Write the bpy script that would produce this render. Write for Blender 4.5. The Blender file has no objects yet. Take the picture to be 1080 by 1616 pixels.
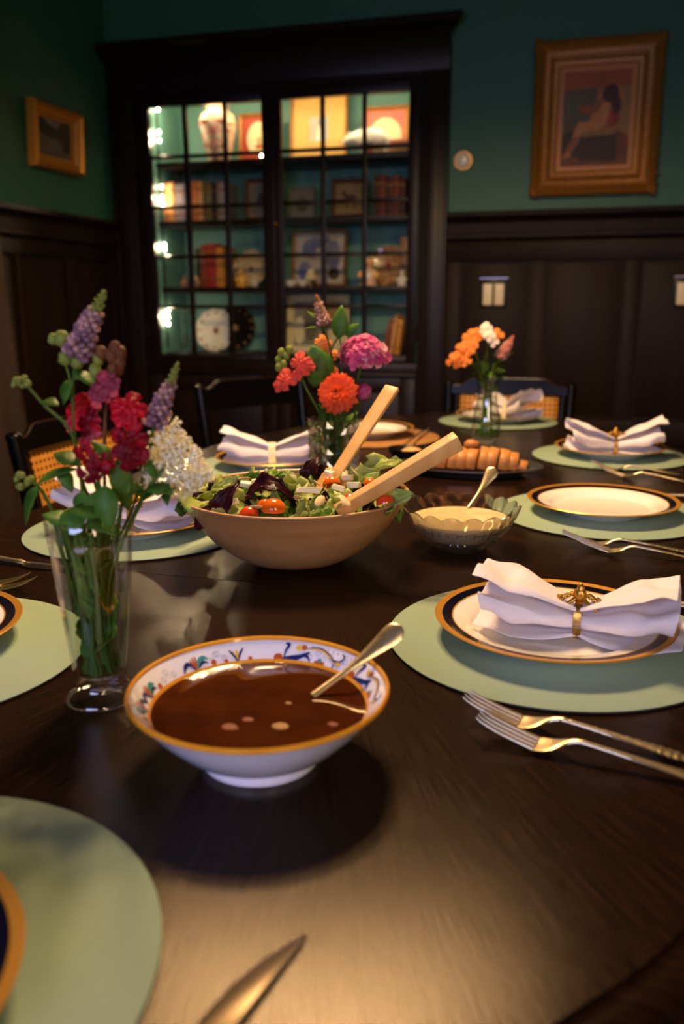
import bpy, bmesh, math, random
from mathutils import Vector, Matrix, Euler
from math import sin, cos, pi, sqrt, radians as R

# ---------------------------------------------------------------- camera
SC = bpy.context.scene
COL = SC.collection
_p, _r, _a = R(13.6835), R(-0.17606), R(15.5733)       # pitch, roll, azimuth (room axes: X along back wall, Y into it)
_f0 = Vector((0, cos(_p), -sin(_p))); _u0 = Vector((0, sin(_p), cos(_p))); _x0 = Vector((1, 0, 0))
_x = _x0*cos(_r) + _u0*sin(_r); _u = -_x0*sin(_r) + _u0*cos(_r)
_rz = Matrix.Rotation(_a, 3, 'Z')
_x, _u, _f = _rz @ _x, _rz @ _u, _rz @ _f0
cam_data = bpy.data.cameras.new('camera')
cam = bpy.data.objects.new('camera', cam_data); COL.objects.link(cam)
cam.matrix_world = Matrix(((_x.x, _u.x, -_f.x, 0), (_x.y, _u.y, -_f.y, 0), (_x.z, _u.z, -_f.z, 1.1326), (0, 0, 0, 1)))
cam_data.sensor_fit = 'VERTICAL'; cam_data.sensor_height = 36; cam_data.lens = 36*1364.52/1616
cam_data.clip_start = 0.02; cam_data.clip_end = 50
cam_data.dof.use_dof = True; cam_data.dof.focus_distance = 1.12; cam_data.dof.aperture_fstop = 3.6
SC.camera = cam

# ---------------------------------------------------------------- world, light, exposure
W = bpy.data.worlds.new('world'); SC.world = W; W.use_nodes = True
W.node_tree.nodes['Background'].inputs[0].default_value = (0.3, 0.4, 0.7, 1)
W.node_tree.nodes['Background'].inputs[1].default_value = 0.0
SC.view_settings.view_transform = 'Standard'; SC.view_settings.look = 'None'
SC.view_settings.gamma = 1; SC.view_settings.use_curve_mapping = False
SC.view_settings.exposure = 0.22
BULB_E, STRIP_E = 170.0, 58.0                # glow of the cabinet's bulbs and of its light bar

def lamp(name, kind, loc, power, col, size=0.05, rot=None, size_y=None, spread=None):
    d = bpy.data.lights.new(name, kind); d.energy = power; d.color = col
    if kind == 'AREA':
        d.size = size
        if size_y: d.shape = 'RECTANGLE'; d.size_y = size_y
        if spread: d.spread = spread
    else: d.shadow_soft_size = size
    o = bpy.data.objects.new(name, d); COL.objects.link(o); o.location = loc
    if rot: o.rotation_euler = rot
    return o
# chandelier hanging over the table, just above the frame: five shaded bulbs that throw their light down and outwards
WARM = (1.0, 0.64, 0.31)
for k in range(5):
    a = 2*pi*k/5 + 0.4
    o = lamp('chandelier_bulb', 'SPOT', (-0.56+0.17*cos(a), 1.72+0.17*sin(a), 2.20), 35, WARM, 0.05)
    o.data.spot_size = R(173); o.data.spot_blend = 0.55
# blue dusk from the window behind the camera, and an added warm fill lamp beside it
lamp('window_daylight', 'AREA', (-0.55, -1.38, 1.42), 11, (0.50, 0.54, 1.0), 1.3, (R(78), 0, R(-4)), 0.8, R(100))
lamp('warm_fill', 'AREA', (1.2, -1.38, 1.55), 7, (1.0, 0.74, 0.48), 0.8, (R(75), 0, R(30)), 1.4, R(75))

# ---------------------------------------------------------------- helpers
def lin(h):
    if isinstance(h, str):
        h = h.lstrip('#'); c = [int(h[i:i+2], 16)/255 for i in (0, 2, 4)]
    else: c = h
    return tuple((v/12.92 if v <= 0.04045 else ((v+0.055)/1.055)**2.4) for v in c) + (1,)
MATS = {}
def mat(name, col, rough=0.5, metal=0.0, noise=None, bump=None, spec=0.5, trans=0.0, coat=0.0, sub=0.0, emit=0, sheen=0, transl=0):
    """noise=(scale, second colour, contrast[, stretch]) bump=(scale, strength[, stretch])"""
    if name in MATS: return MATS[name]
    m = bpy.data.materials.new(name); m.use_nodes = True; MATS[name] = m
    nt = m.node_tree; b = nt.nodes['Principled BSDF']
    b.inputs['Base Color'].default_value = lin(col); b.inputs['Roughness'].default_value = rough
    b.inputs['Metallic'].default_value = metal; b.inputs['Specular IOR Level'].default_value = min(spec, .22) if transl else spec
    b.inputs['Transmission Weight'].default_value = trans; b.inputs['Coat Weight'].default_value = coat
    if sub: b.inputs['Subsurface Weight'].default_value = sub; b.inputs['Subsurface Radius'].default_value = (.01, .008, .005)
    if sheen: b.inputs['Sheen Weight'].default_value = sheen
    if emit:
        b.inputs['Emission Color'].default_value = lin(col); b.inputs['Emission Strength'].default_value = emit
    tc = nt.nodes.new('ShaderNodeTexCoord')
    def tex(scale, stretch):
        mp = nt.nodes.new('ShaderNodeMapping'); nt.links.new(tc.outputs['Object'], mp.inputs[0])
        mp.inputs['Scale'].default_value = stretch or (1, 1, 1)
        n = nt.nodes.new('ShaderNodeTexNoise'); n.inputs['Scale'].default_value = scale; n.inputs['Detail'].default_value = 4
        nt.links.new(mp.outputs[0], n.inputs[0]); return n
    if noise:
        n = tex(noise[0], noise[3] if len(noise) > 3 else None)
        r = nt.nodes.new('ShaderNodeValToRGB'); c = noise[2]
        r.color_ramp.elements[0].position = 0.5-0.5/c*0.5; r.color_ramp.elements[1].position = 0.5+0.5/c*0.5
        r.color_ramp.elements[0].color = lin(col); r.color_ramp.elements[1].color = lin(noise[1])
        nt.links.new(n.outputs[0], r.inputs[0]); nt.links.new(r.outputs[0], b.inputs['Base Color'])
    if bump:
        n = tex(bump[0], bump[2] if len(bump) > 2 else None)
        bn = nt.nodes.new('ShaderNodeBump'); bn.inputs['Strength'].default_value = bump[1]; bn.inputs['Distance'].default_value = 0.002
        nt.links.new(n.outputs[0], bn.inputs['Height']); nt.links.new(bn.outputs[0], b.inputs['Normal'])
    if transl:
        tl = nt.nodes.new('ShaderNodeBsdfTranslucent'); mx = nt.nodes.new('ShaderNodeMixShader'); mx.inputs[0].default_value = transl
        tl.inputs[0].default_value = lin(col)
        if noise: nt.links.new(r.outputs[0], tl.inputs[0])
        nt.links.new(b.outputs[0], mx.inputs[1]); nt.links.new(tl.outputs[0], mx.inputs[2]); nt.links.new(mx.outputs[0], nt.nodes['Material Output'].inputs[0])
    return m
def glass_mat(name, tint=(1, 1, 1), refr=0.0, gloss_boost=1.0, rough=0.0):
    """thin clear glass: fresnel mix of see-through and mirror, with a share of true refraction for cut glass"""
    m = bpy.data.materials.new(name); m.use_nodes = True; nt = m.node_tree; nt.nodes.clear()
    out = nt.nodes.new('ShaderNodeOutputMaterial'); tr = nt.nodes.new('ShaderNodeBsdfTransparent')
    tr.inputs[0].default_value = (*tint, 1)
    gl = nt.nodes.new('ShaderNodeBsdfGlossy'); gl.inputs['Roughness'].default_value = rough
    lw = nt.nodes.new('ShaderNodeLayerWeight'); lw.inputs[0].default_value = .5
    pw = nt.nodes.new('ShaderNodeMath'); pw.operation = 'POWER'; pw.inputs[1].default_value = 4.0; nt.links.new(lw.outputs['Facing'], pw.inputs[0])
    mu = nt.nodes.new('ShaderNodeMath'); mu.operation = 'MULTIPLY_ADD'; mu.inputs[1].default_value = .8; mu.inputs[2].default_value = .04*gloss_boost; mu.use_clamp = True
    nt.links.new(pw.outputs[0], mu.inputs[0])
    mx = nt.nodes.new('ShaderNodeMixShader'); nt.links.new(mu.outputs[0], mx.inputs[0])
    nt.links.new(tr.outputs[0], mx.inputs[1]); nt.links.new(gl.outputs[0], mx.inputs[2]); last = mx
    if refr:
        g = nt.nodes.new('ShaderNodeBsdfGlass'); g.inputs['IOR'].default_value = 1.45; g.inputs['Roughness'].default_value = rough
        m2 = nt.nodes.new('ShaderNodeMixShader'); m2.inputs[0].default_value = refr
        nt.links.new(mx.outputs[0], m2.inputs[1]); nt.links.new(g.outputs[0], m2.inputs[2]); last = m2
    nt.links.new(last.outputs[0], out.inputs[0]); MATS[name] = m
    return m

WL = {}                                    # world origin of parts built in world coordinates
class MB:
    def __init__(s): s.v = []; s.f = []; s.m = []
    def add(s, vs, fs, mi=0):
        n = len(s.v); s.v += [tuple(v) for v in vs]; s.f += [tuple(i+n for i in f) for f in fs]; s.m += [mi]*len(fs); return s
    def box(s, c, d, rz=0, mi=0, M=None):
        x, y, z = d[0]/2, d[1]/2, d[2]/2
        vs = [Vector((sx*x, sy*y, sz*z)) for sx in (-1, 1) for sy in (-1, 1) for sz in (-1, 1)]
        if M is not None: vs = [M @ v for v in vs]
        elif rz: q = Matrix.Rotation(rz, 3, 'Z'); vs = [q @ v for v in vs]
        vs = [v+Vector(c) for v in vs]
        return s.add(vs, [(0, 1, 3, 2), (4, 6, 7, 5), (0, 4, 5, 1), (2, 3, 7, 6), (0, 2, 6, 4), (1, 5, 7, 3)], mi)
    def span(s, a, b, mi=0):
        return s.box([(a[i]+b[i])/2 for i in range(3)], [abs(b[i]-a[i]) for i in range(3)], mi=mi)
    def lathe(s, prof, n=48, c=(0, 0, 0), mi=None, sx=1, sy=1, close=False, rf=None):
        vs = []; fs = []; ms = []
        k = len(prof)
        for j in range(n):
            a = 2*pi*j/n
            for i, (r, z) in enumerate(prof):
                rr = r*(rf(a, z, i) if rf else 1)
                vs.append((c[0]+rr*cos(a)*sx, c[1]+rr*sin(a)*sy, c[2]+z))
        for j in range(n):
            j2 = (j+1) % n
            for i in range(k if close else k-1):
                i2 = (i+1) % k
                fs.append((j*k+i, j2*k+i, j2*k+i2, j*k+i2)); ms.append(mi[i] if mi else 0)
        b = len(s.v); s.v += vs; s.f += [tuple(i+b for i in f) for f in fs]; s.m += ms
        return s
    def tube(s, pts, rad, n=8, mi=0, sq=None):
        """sweep a ring along pts; rad is a number or a list; sq=(a,b) scales the ring's two axes"""
        pts = [Vector(p) for p in pts]; k = len(pts)
        if not hasattr(rad, '__len__'): rad = [rad]*k
        t0 = (pts[1]-pts[0]).normalized()
        up = Vector((0, 0, 1)) if abs(t0.z) < 0.9 else Vector((0, 1, 0))
        nrm = (up - t0*up.dot(t0)).normalized(); vs = []
        for i, p in enumerate(pts):
            t = (pts[min(i+1, k-1)]-pts[max(i-1, 0)]).normalized()
            nrm = (nrm - t*nrm.dot(t)).normalized(); bi = t.cross(nrm)
            for j in range(n):
                a = 2*pi*j/n
                vs.append(p + (bi*cos(a)*(sq[0] if sq else 1) + nrm*sin(a)*(sq[1] if sq else 1))*rad[i])
        fs = [(i*n+j, i*n+(j+1) % n, (i+1)*n+(j+1) % n, (i+1)*n+j) for i in range(k-1) for j in range(n)]
        fs += [tuple(range(n))[::-1], tuple((k-1)*n+j for j in range(n))]
        return s.add(vs, fs, mi)
    def ball(s, c, r, nu=10, nv=6, mi=0, M=None, wob=0, rnd=None):
        r = r if hasattr(r, '__len__') else (r, r, r); vs = [(0, 0, 1)]
        for i in range(1, nv):
            for j in range(nu):
                p = pi*i/nv; a = 2*pi*j/nu
                w = 1+wob*(rnd.random()-.5) if rnd else 1
                vs.append((sin(p)*cos(a)*w, sin(p)*sin(a)*w, cos(p)*w))
        vs.append((0, 0, -1)); vs = [Vector((v[0]*r[0], v[1]*r[1], v[2]*r[2])) for v in vs]
        if M is not None: vs = [M @ v for v in vs]
        vs = [v+Vector(c) for v in vs]; L = len(vs)-1
        fs = [(0, 1+j, 1+(j+1) % nu) for j in range(nu)]
        for i in range(nv-2):
            for j in range(nu):
                a = 1+i*nu; fs.append((a+j, a+nu+j, a+nu+(j+1) % nu, a+(j+1) % nu))
        a = 1+(nv-2)*nu; fs += [(a+j, L, a+(j+1) % nu) for j in range(nu)]
        return s.add(vs, fs, mi)
    def grid(s, fn, nu, nv, cu=False, cv=False, mi=0):
        vs = [fn(i/(nu if cu else nu-1), j/(nv if cv else nv-1)) for i in range(nu) for j in range(nv)]
        fs = []
        for i in range(nu if cu else nu-1):
            for j in range(nv if cv else nv-1):
                i2, j2 = (i+1) % nu, (j+1) % nv
                fs.append((i*nv+j, i2*nv+j, i2*nv+j2, i*nv+j2))
        return s.add(vs, fs, mi)
    def prism(s, poly, z0, z1, mi=0):
        n = len(poly); vs = [(x, y, z0) for x, y in poly]+[(x, y, z1) for x, y in poly]
        fs = [tuple(range(n))[::-1], tuple(range(n, 2*n))]+[(i, (i+1) % n, n+(i+1) % n, n+i) for i in range(n)]
        return s.add(vs, fs, mi)
    def leaf(s, base, dr, up, L, Wd, curl=0.3, cup=0.25, n=6, mi=0, shape=1.0, rag=0, rnd=None, rnd_tip=False):
        """a pointed, folded leaf blade"""
        d = Vector(dr).normalized(); u = Vector(up); u = (u-d*u.dot(d))
        u = u.normalized() if u.length > 1e-4 else d.orthogonal().normalized(); w = d.cross(u); b = Vector(base); vs = []
        for i in range(n+1):
            t = i/n; wd = Wd*.5*(sin(pi*t**shape)**.8 if 0 < t < 1 else 0.02)
            if rnd_tip: wd = Wd*.5*max(.12, min(1, .3+t*1.4)*sqrt(max(0, 1-(max(0, t-.68)/.32)**2)))
            c = b+d*(L*t*(1-.15*abs(curl)*t))-u*(curl*L*t*t*.5)
            r1 = (1+rag*(rnd.random()-.5)) if rnd else 1; r2 = (1+rag*(rnd.random()-.5)) if rnd else 1
            vs += [c-w*wd*r1+u*(cup*wd), c, c+w*wd*r2+u*(cup*wd)]
        fs = []
        for i in range(n):
            a = i*3; fs += [(a, a+1, a+4, a+3), (a+1, a+2, a+5, a+4)]
        return s.add(vs, fs, mi)
    def build(s, name, mats, parent=None, loc=(0, 0, 0), rot=(0, 0, 0), smooth=35, bevel=0, solid=0, sub=0, world=False):
        me = bpy.data.meshes.new(name)
        vs = s.v
        if world and parent is not None:
            o0 = WL.get(parent.name) or parent.location.copy()
            vs = [Vector(v)-o0 for v in vs]
        me.from_pydata([tuple(v) for v in vs], [], s.f)
        ms = mats if isinstance(mats, (list, tuple)) else [mats]
        for m in ms: me.materials.append(MATS[m] if isinstance(m, str) else m)
        me.polygons.foreach_set('material_index', s.m)
        bm = bmesh.new(); bm.from_mesh(me); bmesh.ops.recalc_face_normals(bm, faces=bm.faces)
        if bevel:
            ed = [e for e in bm.edges if len(e.link_faces) == 2 and e.calc_face_angle(0) > 0.6]
            bmesh.ops.bevel(bm, geom=ed, offset=bevel, segments=2, profile=.5, affect='EDGES', clamp_overlap=True)
        bm.to_mesh(me); bm.free()
        if smooth:
            me.polygons.foreach_set('use_smooth', [True]*len(me.polygons)); me.set_sharp_from_angle(angle=R(smooth))
        o = bpy.data.objects.new(name, me); COL.objects.link(o)
        o.location = loc; o.rotation_euler = rot
        if parent is not None:
            o.parent = parent
            if world: WL[o.name] = o0
        if solid:
            q = o.modifiers.new('thickness', 'SOLIDIFY'); q.thickness = solid; q.offset = 0
        if sub:
            q = o.modifiers.new('smooth', 'SUBSURF'); q.levels = sub; q.render_levels = sub
        return o

def tag(o, label=None, cat=None, group=None, kind=None):
    if label: o['label'] = label
    if cat: o['category'] = cat
    if group: o['group'] = group
    if kind: o['kind'] = kind
    return o
def thing(name, label, cat, loc=(0, 0, 0), rz=0, group=None, kind=None):
    o = bpy.data.objects.new(name, None); COL.objects.link(o); o.empty_display_size = .05
    o.location = loc; o.rotation_euler = (0, 0, rz)
    return tag(o, label, cat, group, kind)
def struct(o): o['kind'] = 'structure'; return o
def copy_tree(o, parent=None):
    c = o.copy(); COL.objects.link(c)
    if parent is not None: c.parent = parent
    for ch in list(o.children): copy_tree(ch, c)
    return c
def bez(pts, n=10):
    """Catmull-Rom through pts"""
    P = [Vector(p) for p in pts]; P = [P[0]*2-P[1]]+P+[P[-1]*2-P[-2]]; out = []
    for i in range(1, len(P)-2):
        for k in range(n):
            t = k/n
            out.append(.5*((2*P[i])+(P[i+1]-P[i-1])*t+(2*P[i-1]-5*P[i]+4*P[i+1]-P[i+2])*t*t+(3*P[i]-P[i-1]-3*P[i+1]+P[i+2])*t**3))
    out.append(P[-2]); return out
def frame_to(dr, up=(0, 0, 1)):
    """3x3 whose z axis is dr"""
    z = Vector(dr).normalized(); u = Vector(up)
    x = u.cross(z); x = x.normalized() if x.length > 1e-4 else z.orthogonal().normalized()
    y = z.cross(x); return Matrix((x, y, z)).transposed()

# ---------------------------------------------------------------- materials
mat('green_wall', '#2c6349', .55, bump=(60, .12))
mat('teal_interior', '#679a8e', .5, bump=(60, .08))
mat('dark_wood', '#22140b', .52, noise=(9, '#160c07', 1.2, (1, 1, .12)), bump=(40, .08), spec=.14)
mat('cabinet_wood', '#1f130b', .4, noise=(9, '#150b07', 1.2, (1, 1, .12)), bump=(40, .08), spec=.25)
mat('plaster', '#8d8677', .8)
mat('floorboards', '#3a2413', .4, noise=(6, '#2a180c', 1.4, (1, .1, 1)))
mat('black_lacquer', '#090708', .22, spec=.16)
mat('lacquer_highlight', '#2a1c14', .25)  # lighter brown that paints a reflected highlight on the crest rails
mat('mat_cloth', '#839a86', .85, noise=(9, '#8b9b82', 1.0), bump=(520, .35))
mat('mat_back_shade', '#171210', .8)  # dark back; along the mat's edge it paints in the shadow below
mat('rattan', '#b07c44', .75, noise=(160, '#8d6030', 1.3), bump=(200, .6))
mat('porcelain', '#e9e4dc', .12, coat=.3)
mat('gold', '#cf8a2e', .35, .45)
mat('gold_band', '#dc9c3c', .32, .6)
mat('antique_gold', '#b87a2c', .42, .35, noise=(150, '#75481a', 1.2), bump=(160, .5))
mat('navy', '#0c0b1c', .15, coat=.4)
mat('linen', '#efe6ea', .85, bump=(900, .10), sheen=.2, transl=.2)
mat('ring_gold', '#cf9c42', .3, .85, noise=(200, '#9a6a24', 1.2), bump=(220, .3))
mat('bone', '#e2cfa4', .4)
mat('silver', '#b9ad96', .38, 1.0)
mat('blade_steel', '#5e5140', .34, 1.0); mat('silver_bright', '#e8e6ea', .18, 1.0)
mat('silver_gilt', '#dcc8a0', .34, 1.0, bump=(300, .15))
mat('majolica', '#e4e0ea', .1, coat=.6, noise=(30, '#dcd8e4', 1))
mat('rim_yellow', '#e09c2a', .16, coat=.5, noise=(26, '#cc7f18', 1))
mat('paint_blue', '#1d2a66', .2, coat=.5); mat('paint_teal', '#3b8f8a', .2, coat=.5)
mat('paint_rust', '#b4532a', .2, coat=.5); mat('paint_yellow', '#e0b03a', .2, coat=.5); mat('paint_pale', '#8a90b8', .25, coat=.5)
mat('soup', '#3a1705', .06, coat=.4, noise=(26, '#4e2208', 1.1), bump=(34, .04))
mat('carrot', '#7a2c08', .7, noise=(60, '#5c2006', 1)); mat('chicken', '#9a7440', .8, bump=(120, .5))
mat('bowl_wood', '#bd8c5c', .42, noise=(7, '#a87648', 1.3, (1, 1, 6)), bump=(60, .1, (1, 1, 6)))
mat('server_wood', '#d3a468', .5, noise=(30, '#b98848', 1.3, (1, 1, .06)), bump=(90, .15, (1, 1, .1)))
mat('lettuce', '#93ad42', .4, noise=(40, '#c9cd7c', 1.0), bump=(90, .6), transl=.38)
mat('lettuce_dark', '#4c7a28', .4, noise=(40, '#7c9a3c', 1.0), bump=(90, .6), transl=.38)
mat('radicchio', '#2a0f18', .3, noise=(30, '#4a1a24', 1.1), bump=(70, .5), transl=.38)
mat('cheese', '#efe4c0', .5, bump=(120, .3)); mat('almond', '#e6cf9e', .6, noise=(60, '#caa468', 1.2))
mat('tomato_red', '#c8301a', .14, coat=.5, noise=(25, '#d8481c', 1)); mat('tomato_orange', '#e0761c', .14, coat=.5, noise=(25, '#d85614', 1))
mat('dressing', '#d6c296', .3, noise=(60, '#cab080', 1.2), bump=(60, .4))
mat('crust', '#c08446', .5, noise=(30, '#9a5a22', 1.2), bump=(60, .6)); mat('crumb', '#dcab74', .7, noise=(60, '#c28a50', 1.2), bump=(160, .7))
mat('pewter', '#8c8a92', .28, .9)
mat('stem_green', '#54702a', .5, transl=.38); mat('leaf_green', '#3f6b22', .45, noise=(40, '#5c8530', 1), bump=(150, .4), transl=.38)
mat('leaf_olive', '#5f7a28', .45, noise=(40, '#3f5c1a', 1), bump=(150, .4), transl=.38)
mat('bud_green', '#8a9440', .6, transl=.38); mat('bud_brown', '#8a5a34', .6, noise=(80, '#5c3018', 1), transl=.38)
mat('lilac', '#a47c84', .6, noise=(120, '#7c586a', 1), transl=.38); mat('lilac_pale', '#c69a98', .6, transl=.38)
mat('crimson', '#86081c', .5, noise=(60, '#5c0414', 1), transl=.38); mat('crimson_bright', '#b80c24', .5, noise=(60, '#900a1e', 1), transl=.38); mat('dusky_rose', '#94384a', .5, transl=.38)
mat('cream_flower', '#fff9e2', .95, spec=.1, noise=(160, '#f4edc4', 1), transl=.38); mat('coral', '#e8604c', .5, noise=(80, '#d44a40', 1), transl=.38)
mat('orange_petal', '#f0642a', .5, noise=(60, '#e04a18', 1), transl=.38); mat('orange_light', '#f29a3e', .5, noise=(60, '#e88448', 1), transl=.38)
mat('magenta', '#c42a78', .5, noise=(70, '#e27aa0', 1.1), transl=.38); mat('pink_pale', '#eaa8b8', .5, transl=.38); mat('white_petal', '#f4ece0', .6, transl=.38)
mat('salmon_bud', '#dd9a80', .55, noise=(80, '#c87868', 1), transl=.3)
mat('plum', '#4a0c20', .5); mat('celosia', '#b58a6c', .6, noise=(150, '#8f6048', 1.2), transl=.38)
mat('curtain', '#2c1c10', .8, noise=(6, '#3a2616', 1)); mat('ivory', '#d8cfae', .4); mat('brass', '#b08a4c', .3, 1.0)
mat('iron', '#15120f', .4, .6); mat('switch_white', '#e8d8b0', .4)
glass_mat('clear_glass', (.985, .99, .985), 0, 2.2); glass_mat('pane_glass', (.97, .98, .97), 0, .9)
glass_mat('cut_glass', (.97, .98, .98), .55, 4.5, .04); glass_mat('press_glass', (.97, .97, .96), .55, 4.5, .05); glass_mat('water', (.90, .97, .90), 0, .8)
mat('figurine_white', '#e8e2d4', .25, coat=.3)

# ---------------------------------------------------------------- room shell
YW, XL, XR, YN, ZC = 4.2, -2.375, 2.5, -1.45, 2.75
CX0, CX1 = -2.165, -0.795                                    # opening of the built-in cabinet
struct(MB().span((XL-.1, YN-.1, -.05), (XR+.1, YW+.6, 0)).build('floor', 'floorboards'))
struct(MB().span((XL-.1, YN-.1, ZC), (XR+.1, YW+.6, ZC+.05)).build('ceiling', 'plaster'))
struct(MB().span((XL-.1, YN-.1, 0), (XL, YW+.6, ZC)).build('wall_left', 'green_wall'))
struct(MB().span((XR, YN-.1, 0), (XR+.1, YW+.6, ZC)).build('wall_right', 'green_wall'))
struct(MB().span((XL, YN-.1, 0), (XR, YN, ZC)).build('wall_near', 'green_wall'))
wb = MB(); wb.span((XL, YW, 0), (CX0, YW+.1, ZC)); wb.span((CX1, YW, 0), (XR, YW+.1, ZC))
wb.span((CX0, YW, 2.13), (CX1, YW+.1, ZC)); wb.span((CX0, YW, 0), (CX1, YW+.1, .84))
struct(wb.build('wall_back', 'green_wall'))

CAP = [(0, 1.528), (.062, 1.528), (.066, 1.522), (.066, 1.508), (.058, 1.502), (.036, 1.488), (.030, 1.478), (.030, 1.436), (.036, 1.432), (.036, 1.414), (.024, 1.402), (.018, 1.398), (0, 1.398)]
def extrude(prof, fn, a, b):
    n = len(prof); vs = [fn(a, *p) for p in prof]+[fn(b, *p) for p in prof]
    fs = [(i, (i+1) % n, n+(i+1) % n, n+i) for i in range(n)]+[tuple(range(n))[::-1], tuple(range(n, 2*n))]
    return MB().add(vs, fs)
def wainscot(name, fn, a, b, cells, ztop, zbot, wood='dark_wood'):
    """fn(s, out, z) -> point; cells = panel openings along s"""
    root = struct(thing(name, None, None, (0, 0, 0)))
    def slab(nm, s0, s1, o0, o1, z0, z1, bev=.002):
        p, q = fn(s0, o0, z0), fn(s1, o1, z1)
        return MB().span(p, q).build(nm, wood, root, bevel=bev)
    slab('backboard', a, b, .001, .006, .02, 1.40, 0)
    extrude(CAP, fn, a, b).build('chair_rail', wood, root, smooth=25)
    slab('top_rail', a, b, .006, .019, ztop, 1.398)
    slab('middle_rail', a, b, .006, .019, zbot-.115, zbot)
    slab('baseboard', a, b, .006, .026, .0, .20)
    s = a
    for c0, c1 in cells+[(b, b)]:
        slab('stile', s, c0, .0062, .0188, .2, ztop-.0005)
        s = c1
    for c0, c1 in cells:
        slab('panel', c0+.012, c1-.012, .006, .0095, zbot+.012, ztop-.012, .003)
        slab('panel', c0+.012, c1-.012, .006, .0095, .212, zbot-.127, .003)
        slab('panel_ledge', c0, c1, .0065, .024, zbot, zbot+.014)
    return root
wainscot('trim_1', lambda s, o, z: (s, YW-o, z), -.655, XR, [(-.589, -.264), (-.193, .151), (.213, .56), (.625, .97), (1.035, 1.38), (1.445, 1.79), (1.855, 2.2)], 1.309, .595)
wainscot('trim_2', lambda s, o, z: (XL+o, s, z), -.6, YW-.03, [(.3, .67), (.75, 1.12), (1.2, 1.57), (1.65, 2.02), (2.1, 2.47), (2.55, 2.92), (3.29-.28, 3.29+.02), (3.33, 3.69), (3.79, 4.09)], 1.333, .595)

# ---------------------------------------------------------------- built-in display cabinet
cab = thing('display_cabinet', 'dark built-in glass-fronted display cabinet with lit green shelves', 'cabinet', (-1.5, YW, 0))
def cpart(mb, nm, m='cabinet_wood', bev=.002, par=None, **k): return mb.build(nm, m, par or cab, bevel=bev, world=True, **k)
YB = 4.56
m = MB(); m.span((CX0, YB-.012, .84), (CX1, YB, 2.13)); cpart(m, 'back_panel', 'teal_interior', 0)
m = MB(); m.span((CX0, YW+.012, .84), (CX0+.012, YB-.012, 2.13)); cpart(m, 'side_panel', 'teal_interior', 0)
m = MB(); m.span((CX1-.012, YW+.012, .84), (CX1, YB-.012, 2.13)); cpart(m, 'side_panel', 'teal_interior', 0)
m = MB(); m.span((CX0, YW+.012, 2.13), (CX1, YB, 2.145)); cpart(m, 'top_panel', 'teal_interior', 0)
SH = [1.815, 1.533, 1.206, .871]
for z in SH:
    m = MB(); m.span((CX0+.013, YW+.035, z-.026), (CX1-.013, YB-.013, z)); cpart(m, 'shelf', 'cabinet_wood' if z > .9 else 'cabinet_wood', .002)
# casing: two stepped pilasters, a frieze and a cornice
for x0, x1, sgn in ((-2.355, -2.225, 1), (-.785, -.655, -1)):
    w = x1-x0
    m = MB(); m.span((x0, YW-.045, 0), (x1, YW-.001, 2.13)); pl = cpart(m, 'pilaster')
    m = MB(); m.span((x0+w*.26, YW-.056, .22), (x1-w*.26, YW-.045, 2.06)); cpart(m, 'pilaster_fillet', par=pl)
    m = MB(); m.span((x0+w*(.0 if sgn > 0 else .86), YW-.054, .2), (x0+w*(.14 if sgn > 0 else 1), YW-.045, 2.13)); cpart(m, 'pilaster_edge', par=pl)
m = MB(); m.span((-2.355, YW-.048, 2.131), (-.655, YW-.001, 2.272)); cpart(m, 'frieze')
m = MB(); m.span((-2.225, YW-.03, 2.1135), (-.785, YW+.010, 2.1305)); cpart(m, 'head_strip', bev=0)
prof = [(0, 2.345), (.105, 2.345), (.108, 2.338), (.108, 2.318), (.098, 2.312), (.082, 2.300), (.064, 2.286), (.056, 2.274), (.048, 2.272), (0, 2.272)]
prof2 = [(YW-o, z) for o, z in prof]
m = MB(); n = len(prof)
vs = []
for s, e in ((XL+.004, 0), (-.655, 1)):
    for o, z in prof: vs.append((s+(o-.048 if e else 0), YW-o, z))
m.add(vs, [(i, (i+1) % n, n+(i+1) % n, n+i) for i in range(n)]+[tuple(range(n))[::-1], tuple(range(n, 2*n))])
m.span((-.656, YW-.001, 2.272), (-.655+.02, YW-.0005, 2.273)); cpart(m, 'cornice', bev=0, smooth=25)
m = MB(); m.span((-2.225, YW-.035, .79), (-.785, YW-.002, .835)); cpart(m, 'middle_rail')
m = MB(); m.span((-2.225, YW-.05, .775), (-.785, YW-.002, .7895)); cpart(m, 'ledge')
m = MB(); m.span((-2.225, YW-.03, .0), (-.785, YW-.002, .12)); cpart(m, 'plinth')
m = MB(); m.span((-2.225, YW-.0055, .12), (-.785, YW-.001, .79)); cpart(m, 'lower_front', bev=0)
for x0, x1 in ((-2.215, -1.512), (-1.508, -.795)):                # lower doors
    m = MB(); y0, y1 = YW-.028, YW-.006
    m.span((x0, y0, .125), (x0+.07, y1, .77)); m.span((x1-.07, y0, .125), (x1, y1, .77))
    m.span((x0+.07, y0, .70), (x1-.07, y1, .77)); m.span((x0+.07, y0, .125), (x1-.07, y1, .2))
    d = cpart(m, 'lower_door'); m = MB(); m.span((x0+.08, y0+.010, .21), (x1-.08, y1-.004, .69)); cpart(m, 'door_panel', par=d, bev=.004)
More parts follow.
